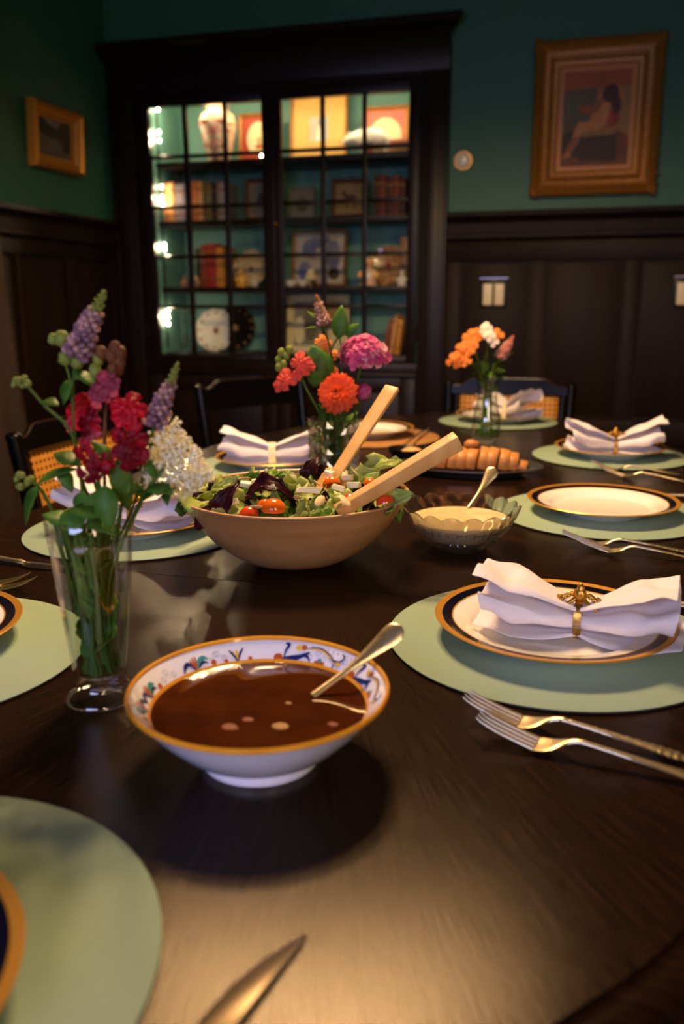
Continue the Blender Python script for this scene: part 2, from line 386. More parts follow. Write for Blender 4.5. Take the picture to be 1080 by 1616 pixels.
# the two glazed doors: 3 x 5 panes each
ROWS = [(2.060, 1.840), (1.822, 1.604), (1.586, 1.364), (1.346, 1.118), (1.100, .868)]
for x0, x1, cols in ((-2.215, -1.5102, [(-2.152, -1.974), (-1.948, -1.762), (-1.740, -1.559)]), (-1.5098, -.795, [(-1.460, -1.268), (-1.246, -1.064), (-1.042, -.842)])):
    y0, y1 = YW-.022, YW+.008
    m = MB(); zt, zb = 2.113, .838
    m.span((x0, y0, zb), (cols[0][0], y1, zt)); m.span((cols[2][1], y0, zb), (x1, y1, zt))
    m.span((cols[0][0], y0, ROWS[0][0]), (cols[2][1], y1, zt)); m.span((cols[0][0], y0, zb), (cols[2][1], y1, ROWS[4][1]))
    d = cpart(m, 'glass_door', bev=.002)
    for i in (0, 1):
        m = MB(); m.span((cols[i][1], y0+.004, ROWS[4][1]), (cols[i+1][0], y1-.004, ROWS[0][0])); cpart(m, 'muntin', par=d, bev=.003)
    for i in range(4):
        for c in cols:
            m = MB(); m.span((c[0], y0+.0045, ROWS[i+1][0]), (c[1], y1-.0045, ROWS[i][1])); cpart(m, 'muntin', par=d, bev=.003)
    for r in ROWS:
        for c in cols:
            m = MB(); m.span((c[0]-.002, YW-.0085, r[1]-.002), (c[1]+.002, YW-.0055, r[0]+.002)); cpart(m, 'pane', 'pane_glass', 0, par=d)
    if x0 < -2:
        m = MB(); m.span((-1.523, y0-.006, zb+.002), (-1.498, y0-.0002, zt-.002)); cpart(m, 'astragal', par=d)
    hx = x0-.004 if x0 < -2 else x1+.004
    for hz in (1.93, .99):
        m = MB(); m.tube([(hx, y0-.003, hz-.03), (hx, y0-.003, hz+.03)], .005, 10); cpart(m, 'hinge', 'iron', 0, par=d)
m = MB(); m.ball((-1.49, YW-.034, 1.498), (.011, .012, .011), 12, 8); cpart(m, 'knob', 'brass', 0)
# little warm bulbs that light the shelves
mat('bulb_glow', '#ffe6c0', .5, emit=BULB_E); mat('strip_glow', '#ffe0b0', .5, emit=STRIP_E)
ls = cpart(MB().span((CX0+.0125, YW+.062, .9), (CX0+.0155, YW+.078, 2.08)), 'light_strip', 'iron', 0)
for z in (2.07, 1.965, 1.925, 1.705, 1.655, 1.62, 1.42, 1.40, 1.085, 1.055, 1.02):
    m = MB(); m.ball((CX0+.0225, YW+.07, z), (.0045, .005, .008), 10, 6); cpart(m, 'bulb', 'bulb_glow', 0, par=ls)
for z in (1.965, 1.925, 1.655, 1.41, 1.055):            # the bulbs' own beam into the room
    o = lamp('bulb_beam', 'SPOT', (CX0+.03, YW+.068, z), 8.0, (1.0, .68, .38), .006, (R(-78), 0, R(24)))
    o.data.spot_size = R(95); o.data.spot_blend = .6
cpart(MB().span((CX0+.03, YW+.016, 2.088), (CX1-.03, YW+.036, 2.098)), 'light_bar', 'strip_glow', 0)
m = MB(); m.ball((-1.578, YW+.026, 1.822), (.0045, .0045, .0045), 10, 6); cpart(m, 'bulb', 'bulb_glow', 0, par=ls)
for x, z in ((-.812, 1.15), (-.812, 1.42)):  # unseen bulbs, added to brighten the right side of the lower shelves
    m = MB(); m.ball((x-.01, YW+.02, z), (.003, .003, .005), 10, 6); cpart(m, 'bulb', 'bulb_glow', 0, par=ls)

# ---------------------------------------------------------------- dining table
def wood_radial(name, radial):
    m = bpy.data.materials.new(name); m.use_nodes = True; MATS[name] = m; nt = m.node_tree; L = nt.links.new
    b = nt.nodes['Principled BSDF']; tc = nt.nodes.new('ShaderNodeTexCoord')
    sp = nt.nodes.new('ShaderNodeSeparateXYZ'); L(tc.outputs['Object'], sp.inputs[0])
    cb = nt.nodes.new('ShaderNodeCombineXYZ')
    if radial:                                             # grain runs out from the middle of the seam
        at = nt.nodes.new('ShaderNodeMath'); at.operation = 'ARCTAN2'; L(sp.outputs[1], at.inputs[0]); L(sp.outputs[0], at.inputs[1])
        a2 = nt.nodes.new('ShaderNodeMath'); a2.operation = 'MULTIPLY'; a2.inputs[1].default_value = 190; L(at.outputs[0], a2.inputs[0])
        ln = nt.nodes.new('ShaderNodeVectorMath'); ln.operation = 'LENGTH'; L(tc.outputs['Object'], ln.inputs[0])
        l2 = nt.nodes.new('ShaderNodeMath'); l2.operation = 'MULTIPLY'; l2.inputs[1].default_value = 14; L(ln.outputs['Value'], l2.inputs[0])
        L(a2.outputs[0], cb.inputs[0]); L(l2.outputs[0], cb.inputs[1])
    else:
        a2 = nt.nodes.new('ShaderNodeMath'); a2.operation = 'MULTIPLY'; a2.inputs[1].default_value = 260; L(sp.outputs[1], a2.inputs[0])
        l2 = nt.nodes.new('ShaderNodeMath'); l2.operation = 'MULTIPLY'; l2.inputs[1].default_value = 9; L(sp.outputs[0], l2.inputs[0])
        L(a2.outputs[0], cb.inputs[0]); L(l2.outputs[0], cb.inputs[1])
    n = nt.nodes.new('ShaderNodeTexNoise'); n.inputs['Scale'].default_value = 1.6; n.inputs['Detail'].default_value = 6; n.inputs['Roughness'].default_value = .7
    L(cb.outputs[0], n.inputs[0])
    r = nt.nodes.new('ShaderNodeValToRGB'); r.color_ramp.elements[0].position = .38; r.color_ramp.elements[1].position = .68
    r.color_ramp.elements[0].color = lin('#0b0604'); r.color_ramp.elements[1].color = lin('#2c180c')
    L(n.outputs[0], r.inputs[0]); L(r.outputs[0], b.inputs['Base Color'])
    rr = nt.nodes.new('ShaderNodeMapRange'); rr.inputs[3].default_value = .13; rr.inputs[4].default_value = .27; L(n.outputs[0], rr.inputs[0]); L(rr.outputs[0], b.inputs['Roughness'])
    bp = nt.nodes.new('ShaderNodeBump'); bp.inputs['Strength'].default_value = .2; bp.inputs['Distance'].default_value = .0012
    L(n.outputs[0], bp.inputs['Height']); L(bp.outputs[0], b.inputs['Normal'])
    b.inputs['Specular IOR Level'].default_value = .18; b.inputs['Specular Tint'].default_value = (1, .78, .55, 1)
wood_radial('table_sunburst', True); wood_radial('table_grain', False); wood_radial('table_edge', False)
half = [(-.40, .085), (-.27, .135), (-.15, .235), (.004, .407), (.081, .505), (.185, .70), (.258, .92), (.285, 1.15), (.295, 1.63)]
def mirror_pts(pts):
    out = [(x, y) for x, y in pts]
    out += [(x, 3.26-y) for x, y in pts[-2::-1]]
    ax = lambda y: -.36+.03*(y-.1)/3.0
    left = [(2*ax(y)-x, y) for x, y in out[1:-1]][::-1]
    return out+left
ctrl = mirror_pts(half)
nC = len(ctrl)
outline = []
for i in range(nC):
    p0, p1, p2, p3 = [Vector((*ctrl[(i+k) % nC], 0)) for k in (-1, 0, 1, 2)]
    for k in range(6):
        t = k/6; outline.append(tuple((.5*((2*p1)+(p2-p0)*t+(2*p0-5*p1+4*p2-p3)*t*t+(3*p1-p0-3*p2+p3)*t**3))[:2]))
def clip(poly, y, keep_above):
    out = []; n = len(poly); ins = lambda p: (p[1] >= y) if keep_above else (p[1] <= y)
    for i in range(n):
        a, b = poly[i], poly[(i+1) % n]
        if ins(a): out.append(a)
        if ins(a) != ins(b):
            t = (y-a[1])/(b[1]-a[1]); out.append((a[0]+(b[0]-a[0])*t, y))
    return out
TZ = .75
table = thing('dining_table', 'long dark oak dining table with rounded ends and sunburst veneer, set for dinner', 'table', (-.33, 1.08, 0))
SEAM, SEAM2 = 1.079, 2.18
for poly, mm in ((clip(outline, SEAM-.0007, False), 'table_sunburst'), (clip(clip(outline, SEAM+.0007, True), SEAM2-.0007, False), 'table_grain'), (clip(outline, SEAM2+.0007, True), 'table_grain')):
    MB().prism(poly, TZ-.03, TZ).build('tabletop_leaf', mm, table, world=True, smooth=30, bevel=0)
prof = [(.0005, TZ-.030), (.0005, TZ-.0015), (.004, TZ-.004), (.007, TZ-.0045), (.012, TZ-.0035), (.020, TZ-.005), (.026, TZ-.009), (.0275, TZ-.0125), (.030, TZ-.0135), (.035, TZ-.016), (.038, TZ-.022), (.038, TZ-.030), (.030, TZ-.038), (.012, TZ-.042), (.0005, TZ-.042)]
N = len(outline); vs = []; fs = []; K = len(prof)
for i in range(N):
    a, b = outline[i-1], outline[(i+1) % N]; t = Vector((b[0]-a[0], b[1]-a[1])).normalized(); nx, ny = t.y, -t.x
    for o, z in prof: vs.append((outline[i][0]+nx*o, outline[i][1]+ny*o, z))
for i in range(N):
    for k in range(K): fs.append((i*K+k, ((i+1) % N)*K+k, ((i+1) % N)*K+(k+1) % K, i*K+(k+1) % K))
MB().add(vs, fs).build('edge_moulding', 'table_edge', table, world=True, smooth=40)
ap = MB(); inn = [(-.33+(x+.33)*.86, 1.63+(y-1.63)*.93) for x, y in outline]; inn2 = [(-.33+(x+.33)*.82, 1.63+(y-1.63)*.915) for x, y in outline]
n = len(inn); vs = [(x, y, z) for z in (.64, TZ-.031) for p in (inn, inn2) for x, y in p]; fs = []
for i in range(n):
    j = (i+1) % n; fs += [(i, j, 2*n+j, 2*n+i), (n+i, 3*n+i, 3*n+j, n+j), (i, n+i, n+j, j), (2*n+i, 2*n+j, 3*n+j, 3*n+i)]
ap.add(vs, fs).build('apron', 'dark_wood', table, world=True)
for y in (.95, 2.31):
    MB().lathe([(.0, .719), (.11, .719), (.11, .69), (.07, .67), (.06, .5), (.085, .4), (.06, .3), (.075, .2), (.09, .14), (.0, .14)], 32, (-.33, y, 0)).build('pedestal', 'dark_wood', table, world=True)
    for k in range(4):
        a = k*pi/2+pi/4; c, s = cos(a), sin(a)
        MB().tube(bez([(-.33+c*.06, y+s*.06, .19), (-.33+c*.18, y+s*.18, .14), (-.33+c*.30, y+s*.30, .03)]), .028, 10).build('pedestal_foot', 'dark_wood', table, world=True)

# ---------------------------------------------------------------- place settings
MZ = TZ+.0042                                              # top of a placemat
PLZ = MZ+.0003
def placemat(x, y, label, m='mat_cloth', cat='placemat'):
    o = MB().lathe([(0, .0003), (.1885, .0003), (.19, .001), (.19, .0032), (.1885, .0042), (.0, .0042)], 72, mi=[1, 1, 1, 0, 0]).build('placemat', [m, 'mat_back_shade'], loc=(x, y, TZ))
    return tag(o, label, cat, 'round placemats on the table')
placemat(-.018, .973, 'round sage green placemat under the plate with the gold ornamented napkin ring')
placemat(.0454, 1.621, 'round sage green placemat under the bare plate on the right')
placemat(.0724, 2.254, 'round sage green placemat at the far right, under the bow napkin')
placemat(-.264, 2.837, 'round sage green placemat at the far end, before the cane chair')
placemat(-.7236, 1.292, 'round sage green placemat partly hidden behind the tall flower vase')
placemat(-.7045, .738, 'round sage green placemat cut by the left edge, beside the tall vase')
placemat(-.4016, .3276, 'round sage green placemat in the bottom left corner, nearest of all')
placemat(-.71, 1.9, 'round sage green placemat behind the salad bowl, under the bone ring napkin')
placemat(-.5774, 2.4127, 'round tan woven placemat behind the salad servers', 'rattan')

def make_plate():
    t = thing('dinner_plate', 'x', 'plate')
    P = [(0, .0052), (.080, .0052), (.088, .0068), (.095, .0125), (.100, .0155), (.1345, .0236), (.1352, .0246)]
    P2 = [(.1352, .0246), (.1350, .0250), (.1318, .0247), (.0985, .0175), (.0925, .0142), (.087, .0092), (.082, .0080), (0, .0080)]
    MB().lathe([(0, .0018), (.066, .0018), (.068, 0), (.072, 0), (.074, .002), (.081, .0048), (.0885, .0070), (.0955, .0128), (.1345, .0236), (.1352, .0244)]+P2[1:], 72).build('dish', 'porcelain', t)
    def band(r0, r1, nm, m, lift=.0004):
        zr = lambda r: .0175+(r-.0985)/(.1318-.0985)*(.0247-.0175)
        pr = [(r0, zr(r0)-.0002), (r0, zr(r0)+lift), (r1, zr(r1)+lift), (r1, zr(r1)-.0002)]
        MB().lathe(pr, 96, close=True).build(nm, m, t)
    band(.1275, .1330, 'gold_band', 'gold_band'); band(.1165, .1274, 'navy_band', 'navy'); band(.1148, .1164, 'gold_line', 'gold_band')
    MB().lathe([(.1330, .0243), (.1330, .0254), (.1350, .0258), (.1360, .0250), (.1356, .0240), (.1346, .0234)], 96, close=True).build('gold_rim', 'gold_band', t)
    return t
plate0 = None
for x, y, lab in ((-.018, .973, 'white plate with navy and gold rim, holding the gold ornamented napkin ring'),
                  (.0454, 1.621, 'bare white plate with navy and gold rim, beside the glass dressing bowl'),
                  (.0724, 2.254, 'white plate with navy and gold rim under the farthest right bow napkin'),
                  (-.264, 2.837, 'white plate at the far end of the table, behind the slim vase'),
                  (-.7236, 1.292, 'white gold rimmed plate behind the tall flower vase, left of the salad'),
                  (-.735, .752, 'white plate with gold rim cut off by the left edge, at mid height'),
                  (-.403, .285, 'navy and gold rimmed plate cut off in the bottom left corner'),
                  (-.70, 1.905, 'white gold rimmed plate behind the salad bowl, under the bone ring napkin'),
                  (-.60, 2.43, 'bare white plate on the tan placemat behind the salad servers')):
    p = make_plate() if plate0 is None else copy_tree(plate0)
    plate0 = plate0 or p
    p.location = (x, y, PLZ); tag(p, lab, 'plate', 'dinner plates on the placemats')

# napkins: a folded linen cloth drawn through a ring, so both ends fan out
def napkin(loc, rz, label, seed, ring, L=.215, Wd=.088, H=.055, layers=4, tilt=0, flare=(1, 1)):
    rnd = random.Random(seed)
    t = thing('napkin', label, 'napkin', loc, rz, 'white napkins on the plates')
    nl = layers; per = 9; prof = []
    for l in range(nl):
        for k in range(per):
            s = k/(per-1)*2-1; s = s if l % 2 == 0 else -s
            prof.append((s*(.94), (l+.12*(1-s*s))/(nl-1), l))
        if l < nl-1: prof.append(((1.02 if l % 2 == 0 else -1.02), (l+.5)/(nl-1), l+.5))
    wl = [rnd.uniform(.86, 1.08) for _ in range(nl+1)]; el = [rnd.uniform(-.07, .07) for _ in range(nl+1)]; er = [rnd.uniform(-.07, .07) for _ in range(nl+1)]
    sk = [rnd.uniform(-.18, .18) for _ in range(nl+1)]
    ph = [rnd.uniform(0, 6) for _ in range(8)]
    nu = 45; NP = len(prof)
    def fn(u, v):
        u = u*2-1; a = abs(u); s, tt, l = prof[int(round(v*(NP-1)))]
        l0 = int(l); w = wl[l0]+(wl[min(l0+1, nl)]-wl[l0])*(l-l0)
        pin = .20+.80*min(1, a/.72)**.75
        fl = flare[0] if u < 0 else flare[1]
        hz = (.56+.44*min(1, a/.6)**.9)*(1+(fl-1)*a)
        e = (el if u < 0 else er); ee = e[l0]+(e[min(l0+1, nl)]-e[l0])*(l-l0)
        x = u*L/2*(1+ee*a+.05*s*sk[l0]*a)
        gat = 1-pin
        y = s*Wd/2*w*pin*(1+.0*gat)+.006*sin(5*u+ph[0])*a
        z = tt*H*hz+.003
        z += a*(.0040*sin(7*s+ph[l0 % 8]+3*u)+.0035*sin(11*u+ph[(l0+2) % 8]+2*s))*(.3 if tt < .1 else 1)
        z += (1-a)*.002*sin(16*s+ph[3])
        z += .010*a*a*sk[l0]*s*3*(tt)
        z += (1-min(1, a/.35))*.0035*(1-tt)                # lifted a little inside the ring
        rr_ = sqrt(x*x+y*y)                                    # follow the plate up its rim
        z += .0075*min(1, max(0, (rr_-.080)/.018))+max(0, rr_-.098)*.22
        return Vector((x, y, max(z, .0012)))
    MB().grid(fn, nu, NP).build('cloth', 'linen', t, solid=.0013, smooth=60, sub=1)
    r = .0155*H/.055+.004; w = (Wd/2*.20+.004); zc = .5*H*.56+.005; hh = H*.56/2+.0045
    def loop(hw, thick, nm, m, n=40, par=t):
        mb = MB()
        mb.grid(lambda u, v: Vector((hw*(-1, 1, 1, -1)[int(v*4+.01) % 4], (w+(0, 0, thick, thick)[int(v*4+.01) % 4])*cos(2*pi*u), zc+(hh+(0, 0, thick, thick)[int(v*4+.01) % 4])*sin(2*pi*u))), n, 4, True, True)
        return mb.build(nm, m, par, bevel=0, smooth=50)
    if ring == 'bone':
        loop(.0085, .0045, 'napkin_ring', 'bone')
    else:
        g = loop(.0042, .0018, 'napkin_ring', 'ring_gold' if ring == 'gold' else 'gold')
        mb = MB(); zt = zc+hh+.003
        mb.ball((0, 0, zt+.006), (.0075, .006, .0085), 12, 8)
        mb.tube([(0, 0, zt+.01), (.0005, 0, zt+.016), (0, 0, zt+.0195)], [.0045, .0042, .001], 8)
        for sx in (-1, 1):
            mb.tube(bez([(sx*.004, 0, zt+.004), (sx*.010, -.002, zt+.007), (sx*.017, -.004, zt+.003), (sx*.0215, -.006, zt-.001), (sx*.0225, -.006, zt+.004), (sx*.019, -.005, zt+.006)], 6), [.0030-.0016*i/30 for i in range(31)], 8)
            mb.tube(bez([(sx*.004, 0, zt+.002), (sx*.009, -.004, zt-.002), (sx*.016, -.007, zt-.006), (sx*.021, -.008, zt-.009)], 6), [.0026-.0010*i/18 for i in range(19)], 8)
            for q in range(4): mb.ball((sx*(.008+.0035*q), -.003-.001*q, zt+.0068-.002*q), .0024, 6, 5)
        mb.build('ring_ornament', 'ring_gold', g, smooth=60)
        mb = MB()
        for q in range(3): mb.box((0, -w-.0024, zc-.004+q*.0028), (.0088, .0012, .0012))
        mb.build('ring_band', 'pewter', g)
    return t
NZ = PLZ+.0082
napkin((.010, .956, NZ), R(-7), 'white linen napkin flared through an ornate gold ring, nearest right plate', 5, 'gold', L=.212, Wd=.096, H=.057, flare=(1.0, 1.04))
napkin((.083, 2.232, NZ), R(13), 'white napkin like a bow in a gold ring, far right plate', 11, 'gold', L=.228, Wd=.085, H=.060, flare=(1.12, 1.15))
napkin((-.694, 1.885, NZ), R(14), 'white napkin in a thick bone ring, behind the salad bowl', 8, 'bone', L=.232, Wd=.08, H=.066, layers=4)
napkin((-.722, 1.276, NZ), R(0), 'white napkin half hidden behind the crimson flowers and tall vase', 21, 'gold', L=.24, Wd=.11, H=.058, flare=(1.25, 1.1))
napkin((-.232, 2.815, NZ), R(-40), 'white napkin bunched into peaks on the plate before the far chair', 33, 'bone', L=.19, Wd=.11, H=.062, flare=(1.0, 1.4))
napkin((-.79, .77, NZ), R(10), 'white napkin barely in view at the left edge, below the fork tips', 41, 'bone', L=.20, Wd=.09, H=.06)

# cutlery
def make_fork(m='silver_gilt', twist=False):
    t = thing('fork', 'x', 'fork')
    # local: +x from the tines' tips to the handle's end
    zc = lambda x: .0205-.0180*min(1, x/.052)**.7 if x < .052 else (.0025+.0125*(.5-.5*cos(pi*min(1, (x-.052)/.04))) if x < .092 else .015-.0125*((x-.092)/.108)**1.1)
    xs = [.050, .056, .062, .068, .074, .080, .088, .10, .12, .14, .16, .175, .188, .196, .2]
    ws = [.0125, .0128, .0122, .0105, .0075, .0045, .0030, .0028, .0033, .0040, .0052, .0066, .0074, .0062, .002]
    hs = [.0012, .0013, .0015, .0018, .0022, .0024, .0024, .0022, .0021, .0020, .0019, .0019, .0018, .0017, .001]
    def body(i0, i1, nm, tw):
        mb = MB(); n = 10
        def f(u, v):
            q = u*(i1-i0); i = i0+min(int(q), i1-i0-1); k = q-int(q) if q < i1-i0 else 1
            x = xs[i]+(xs[i+1]-xs[i])*k; w = ws[i]+(ws[i+1]-ws[i])*k; h = hs[i]+(hs[i+1]-hs[i])*k
            a = 2*pi*v; b = (1+.14*sin(x*900)) if tw else 1
            dish = .0022*max(0, 1-abs(x-.056)/.02)*((cos(a)**2))
            return Vector((x, w*cos(a)*b, zc(x)+h*sin(a)*b+dish))
        mb.grid(f, (i1-i0)*(5 if tw else 3)+1, n, False, True); return mb.build(nm, m, t, smooth=60)
    body(0, 6, 'fork_neck', False); body(6, 14, 'handle', twist)
    for k in range(4):
        yy = -.0098+.00655*k; mb = MB(); n = 12
        pts = [(x, yy*(1 if x > .01 else .96+.0*x), zc(x)+.0018) for x in [.0, .004, .01, .018, .026, .034, .042, .052]]
        mb.tube(pts, [.0008, .0013, .0017, .0019, .0020, .0021, .0023, .0026], 8, sq=(1, .75)); mb.build('tine', m, t, smooth=60)
    return t
fork0 = make_fork(); fork1 = make_fork('silver_gilt', True)
def put_fork(src, tip, end, label, first):
    o = src if first else copy_tree(src); d = Vector(end)-Vector(tip)
    o.location = (tip[0], tip[1], TZ+.0004); o.rotation_euler = (0, 0, math.atan2(d.y, d.x))
    return tag(o, label, 'fork', 'forks beside the placemats')
def put_fork_z(o, z): o.location.z = z
F = [(fork1, (-0.0898, 0.7578, 0.7735), (0.1012, 0.7205, 0.7570), 'silver fork with beaded handle, touching the nearest right placemat', True),
     (fork0, (-0.0728, 0.7194, 0.7735), (0.0980, 0.6870, 0.7570), 'plain silver fork in front of the beaded one, lower right', True),
     (fork1, (-0.0194, 1.3952, 0.7735), (0.1649, 1.3819, 0.7570), 'silver fork before the bare right plate, the one nearer its placemat', False),
     (fork0, (0.0018, 1.3647, 0.7735), (0.1610, 1.3419, 0.7570), 'silver fork before the bare right plate, the one nearer the camera', False),
     (fork0, (0.0261, 2.0682, 0.7735), (0.2276, 2.0338, 0.7570), 'silver fork resting against the far right placemat', False),
     (fork1, (0.0479, 1.9992, 0.7735), (0.2197, 1.9516, 0.7570), 'silver fork lying just in front of the far right fork pair', False)]
for a in F: put_fork(*a)
put_fork(fork0, (-0.7171, 0.9692, 0.7735), (-.92, .965, .757), 'silver fork with tips showing at the left edge, farther of two', False)
put_fork(fork1, (-0.6970, 0.9545, 0.7735), (-.92, .94, .757), 'silver fork with tips showing at the left edge, nearer of two', False)

def knife(tip, end, label, m='silver', L=.215, w=.0105, z=TZ+.0004, fl=1):
    d = Vector(end)-Vector(tip)
    t = thing('table_knife', label, 'knife', (tip[0], tip[1], z), math.atan2(d.y, d.x), 'knives beside the placemats')
    pl = [(0, 0), (.012, .0052), (.03, .0128), (.055, .0185), (.085, .0205), (.098, .018), (.104, .0125), (.108, .0105)]
    poly = [(x, -.0045+yy*w/.0105*.98) for x, yy in pl]+[(.108, -.0005), (.10, -.0048), (.0, -.0062)]
    if fl < 0: poly = [(x, -y) for x, y in poly][::-1]
    MB().prism(poly, .0, .0022).build('blade', 'blade_steel', t, bevel=.0006, smooth=30)
    MB().tube([(.006, -.006*fl, .0018), (.05, -.0056*fl, .0022), (.103, -.0040*fl, .0024)], [.0008, .0014, .0018], 8).build('blade_spine', m, t)
    MB().tube([(.100, .004, .004), (.108, .0045, .0048), (.116, .0045, .005), (.15, .0045, .0062), (.19, .0045, .0068), (.208, .0045, .0066), (L, .0045, .006)], [.004, .0058, .0050, .0058, .0075, .0080, .003], 12, sq=(1, .78)).build('handle', 'silver_gilt', t)
    return t
knife((-.1505, .4365, .751), (-.190, .225, .751), 'silver table knife with broad blade at the bottom edge of the table', L=.21, fl=-1)
knife((-.69, 1.062, .751), (-.92, 1.078, .751), 'dark silver knife lying below the placemat left of the tall vase')
knife((-.03, 1.128, .751), (.17, 1.108, .751), 'silver knife lying behind the nearest right plate')
knife((.055, 1.80, .751), (.255, 1.782, .751), 'silver knife lying behind the bare right plate')

# ---------------------------------------------------------------- soup bowl
SBX, SBY = -.2508, .635
soup_bowl = thing('soup_bowl', 'white majolica bowl with yellow rim and painted scrolls, full of brown soup', 'bowl', (SBX, SBY, TZ+.0003))
z0 = -TZ-.0003
outer = [(0, .004), (.044, .004), (.047, 0), (.051, 0), (.052, .003), (.052, .0075), (.060, .0120), (.072, .0210), (.086, .0345), (.098, .0480), (.1065, .0595), (.1088, .0622)]
inner = [(.1095, .0633), (.1085, .0638), (.1060, .0622), (.0915, .0465), (.080, .034), (.066, .022), (.05, .0145), (0, .012)]
MB().lathe(outer+inner, 96).build('bowl_body', 'majolica', soup_bowl)
MB().lathe([(.1072, .0632), (.1098, .0618), (.1112, .0630), (.1110, .0655), (.1096, .0668), (.1078, .0658)], 96, close=True).build('painted_rim', 'rim_yellow', soup_bowl)
zin = lambda r: .0465+(r-.0915)/(.1060-.0915)*(.0622-.0465)
MB().lathe([(.0912, zin(.0912)), (.0908, zin(.0912)+.0008), (.0935, zin(.0935)+.0010), (.0938, zin(.0938)-.0002)], 96, close=True).build('painted_line', 'rim_yellow', soup_bowl)
sp = MB(); rnd = random.Random(3); ns = 96
sp.grid(lambda u, v: Vector((.0918*v*cos(2*pi*u), .0918*v*sin(2*pi*u), .0466+(.0008*sin(9*v+5*u*6.28)*(v < .95)*v)+(.0008 if v > .97 else 0))), 72, 14, True, False)
soup = sp.build('soup', 'soup', soup_bowl, smooth=80)
rnd = random.Random(7)
for px, r, m in (((-.010, -.042), .0085, 'carrot'), ((.000, -.026), .006, 'carrot'), ((.030, -.030), .0085, 'chicken'), ((.022, .012), .003, 'chicken'), ((.070, -.015), .005, 'carrot')):
    mb = MB(); mb.ball((px[0], px[1], .0464), (r, r*.72, r*.15), 10, 7, wob=.25, rnd=rnd); mb.build('soup_piece', m, soup, smooth=70)
# painted decoration on the inside wall: (angle in degrees, 0 at the soup line .. 1 at the rim)
def wall(th, t):
    r = .0925+t*(.1052-.0925)*1.02; a = R(th); n = .0007
    return Vector(((r-n*.7)*cos(a), (r-n*.7)*sin(a), zin(r)+n*.7))
def stroke(pts, w, mi):
    """a flat brush stroke lying on the wall"""
    P = bez([(p[0], p[1], 0) for p in pts], 5); mb = DEC[mi]; n = len(P); vs = []
    for i, p in enumerate(P):
        a, b = P[max(i-1, 0)], P[min(i+1, n-1)]; k = 5.6; d = Vector(((b.x-a.x)/k, (b.y-a.y)*1.0, 0)); d = d.normalized() if d.length > 0 else Vector((1, 0, 0))
        ww = w*(.35+.65*sin(pi*min(1, (i+.6)/n)))
        vs += [wall(p.x-d.y*ww*k, p.y+d.x*ww), wall(p.x+d.y*ww*k, p.y-d.x*ww)]
    mb.add(vs, [(2*i, 2*i+1, 2*i+3, 2*i+2) for i in range(n-1)])
DEC = {k: MB() for k in ('paint_blue', 'paint_teal', 'paint_rust', 'paint_yellow', 'paint_pale')}
def blob(p, w, h, mi):
    mb = DEC[mi]; vs = [wall(p[0], p[1])]+[wall(p[0]+w*5.6*cos(2*pi*k/10), p[1]+h*sin(2*pi*k/10)) for k in range(10)]
    mb.add(vs, [(0, 1+k, 1+(k+1) % 10) for k in range(10)])
def motif(c, s=1, fl=1):
    q = lambda dx, dy: (c+fl*dx*5.6*s, dy)
    stroke([q(0, .1), q(-.05, .45), q(-.02, .8)], .10, 'paint_rust'); stroke([q(0, .2), q(.25, .55), q(.2, .8)], .09, 'paint_rust'); stroke([q(0, .2), q(-.3, .5), q(-.32, .72)], .09, 'paint_rust')
    stroke([q(-.05, .05), q(-.6, .5), q(-1.2, .42), q(-1.5, .15)], .12, 'paint_blue'); stroke([q(.05, .05), q(.5, .5), q(1.1, .62), q(1.5, .5)], .12, 'paint_teal')
    stroke([q(.3, .2), q(.9, .4), q(1.4, .3)], .08, 'paint_blue'); blob(q(2.0, .25), .28, .16, 'paint_rust')
def tulip(c):
    q = lambda dx, dy: (c+dx*5.6, dy)
    stroke([q(0, .05), q(-.3, .45), q(-.7, .75)], .09, 'paint_blue'); stroke([q(0, .05), q(.3, .4), q(.75, .7)], .10, 'paint_blue'); stroke([q(0, .2), q(0, .7)], .13, 'paint_yellow'); stroke([q(.2, .3), q(.35, .65)], .08, 'paint_yellow')
    for dx in (-1.3, 1.2): blob(q(dx, .15), .22, .14, 'paint_rust')
def acanthus(c, fl=-1):
    q = lambda dx, dy: (c+fl*dx*5.6, dy)
    stroke([q(-1.6, .12), q(-.6, .2), q(.3, .3), q(1.3, .6)], .15, 'paint_blue'); stroke([q(-1.3, .2), q(-1.2, .6), q(-.9, .9), q(-1.3, .95)], .11, 'paint_blue')
    stroke([q(.2, .35), q(1.1, .38), q(1.6, .12)], .08, 'paint_blue'); blob(q(.1, .78), .35, .14, 'paint_yellow'); blob(q(.6, .82), .3, .15, 'paint_rust'); blob(q(-1.9, .2), .5, .22, 'paint_rust')
    stroke([q(.9, .8), q(2.2, .92), q(3.4, .72), q(4.3, .45)], .045, 'paint_blue'); stroke([q(.9, .72), q(2.2, .84), q(3.4, .64), q(4.3, .38)], .05, 'paint_yellow')
    stroke([q(3.8, .5), q(4.8, .5), q(5.2, .78), q(4.9, .92)], .08, 'paint_blue'); stroke([q(4.3, .4), q(4.35, .05)], .08, 'paint_blue'); blob(q(4.8, .4), .35, .12, 'paint_yellow')
    for dx, mi in ((2.6, 'paint_teal'), (3.0, 'paint_rust'), (2.3, 'paint_rust'), (2.8, 'paint_rust')): blob(q(dx, .16 if mi != 'paint_teal' else .28), .28, .13, mi)
def curls(c, n, fl=1):
    for k in range(n):
        cc = c+fl*k*4.2; yy = .62 if k % 2 else .35
        stroke([(cc+2*cos(a)*(1-a/14), yy+.17*sin(a)*(1-a/14)) for a in [x*.8 for x in range(11)]], .018, 'paint_pale')
TH = [(148.7, 0.51), (123.4, 0.24), (89.2, 0.49), (-177.3, 0.42), (40.5, 0.39)]
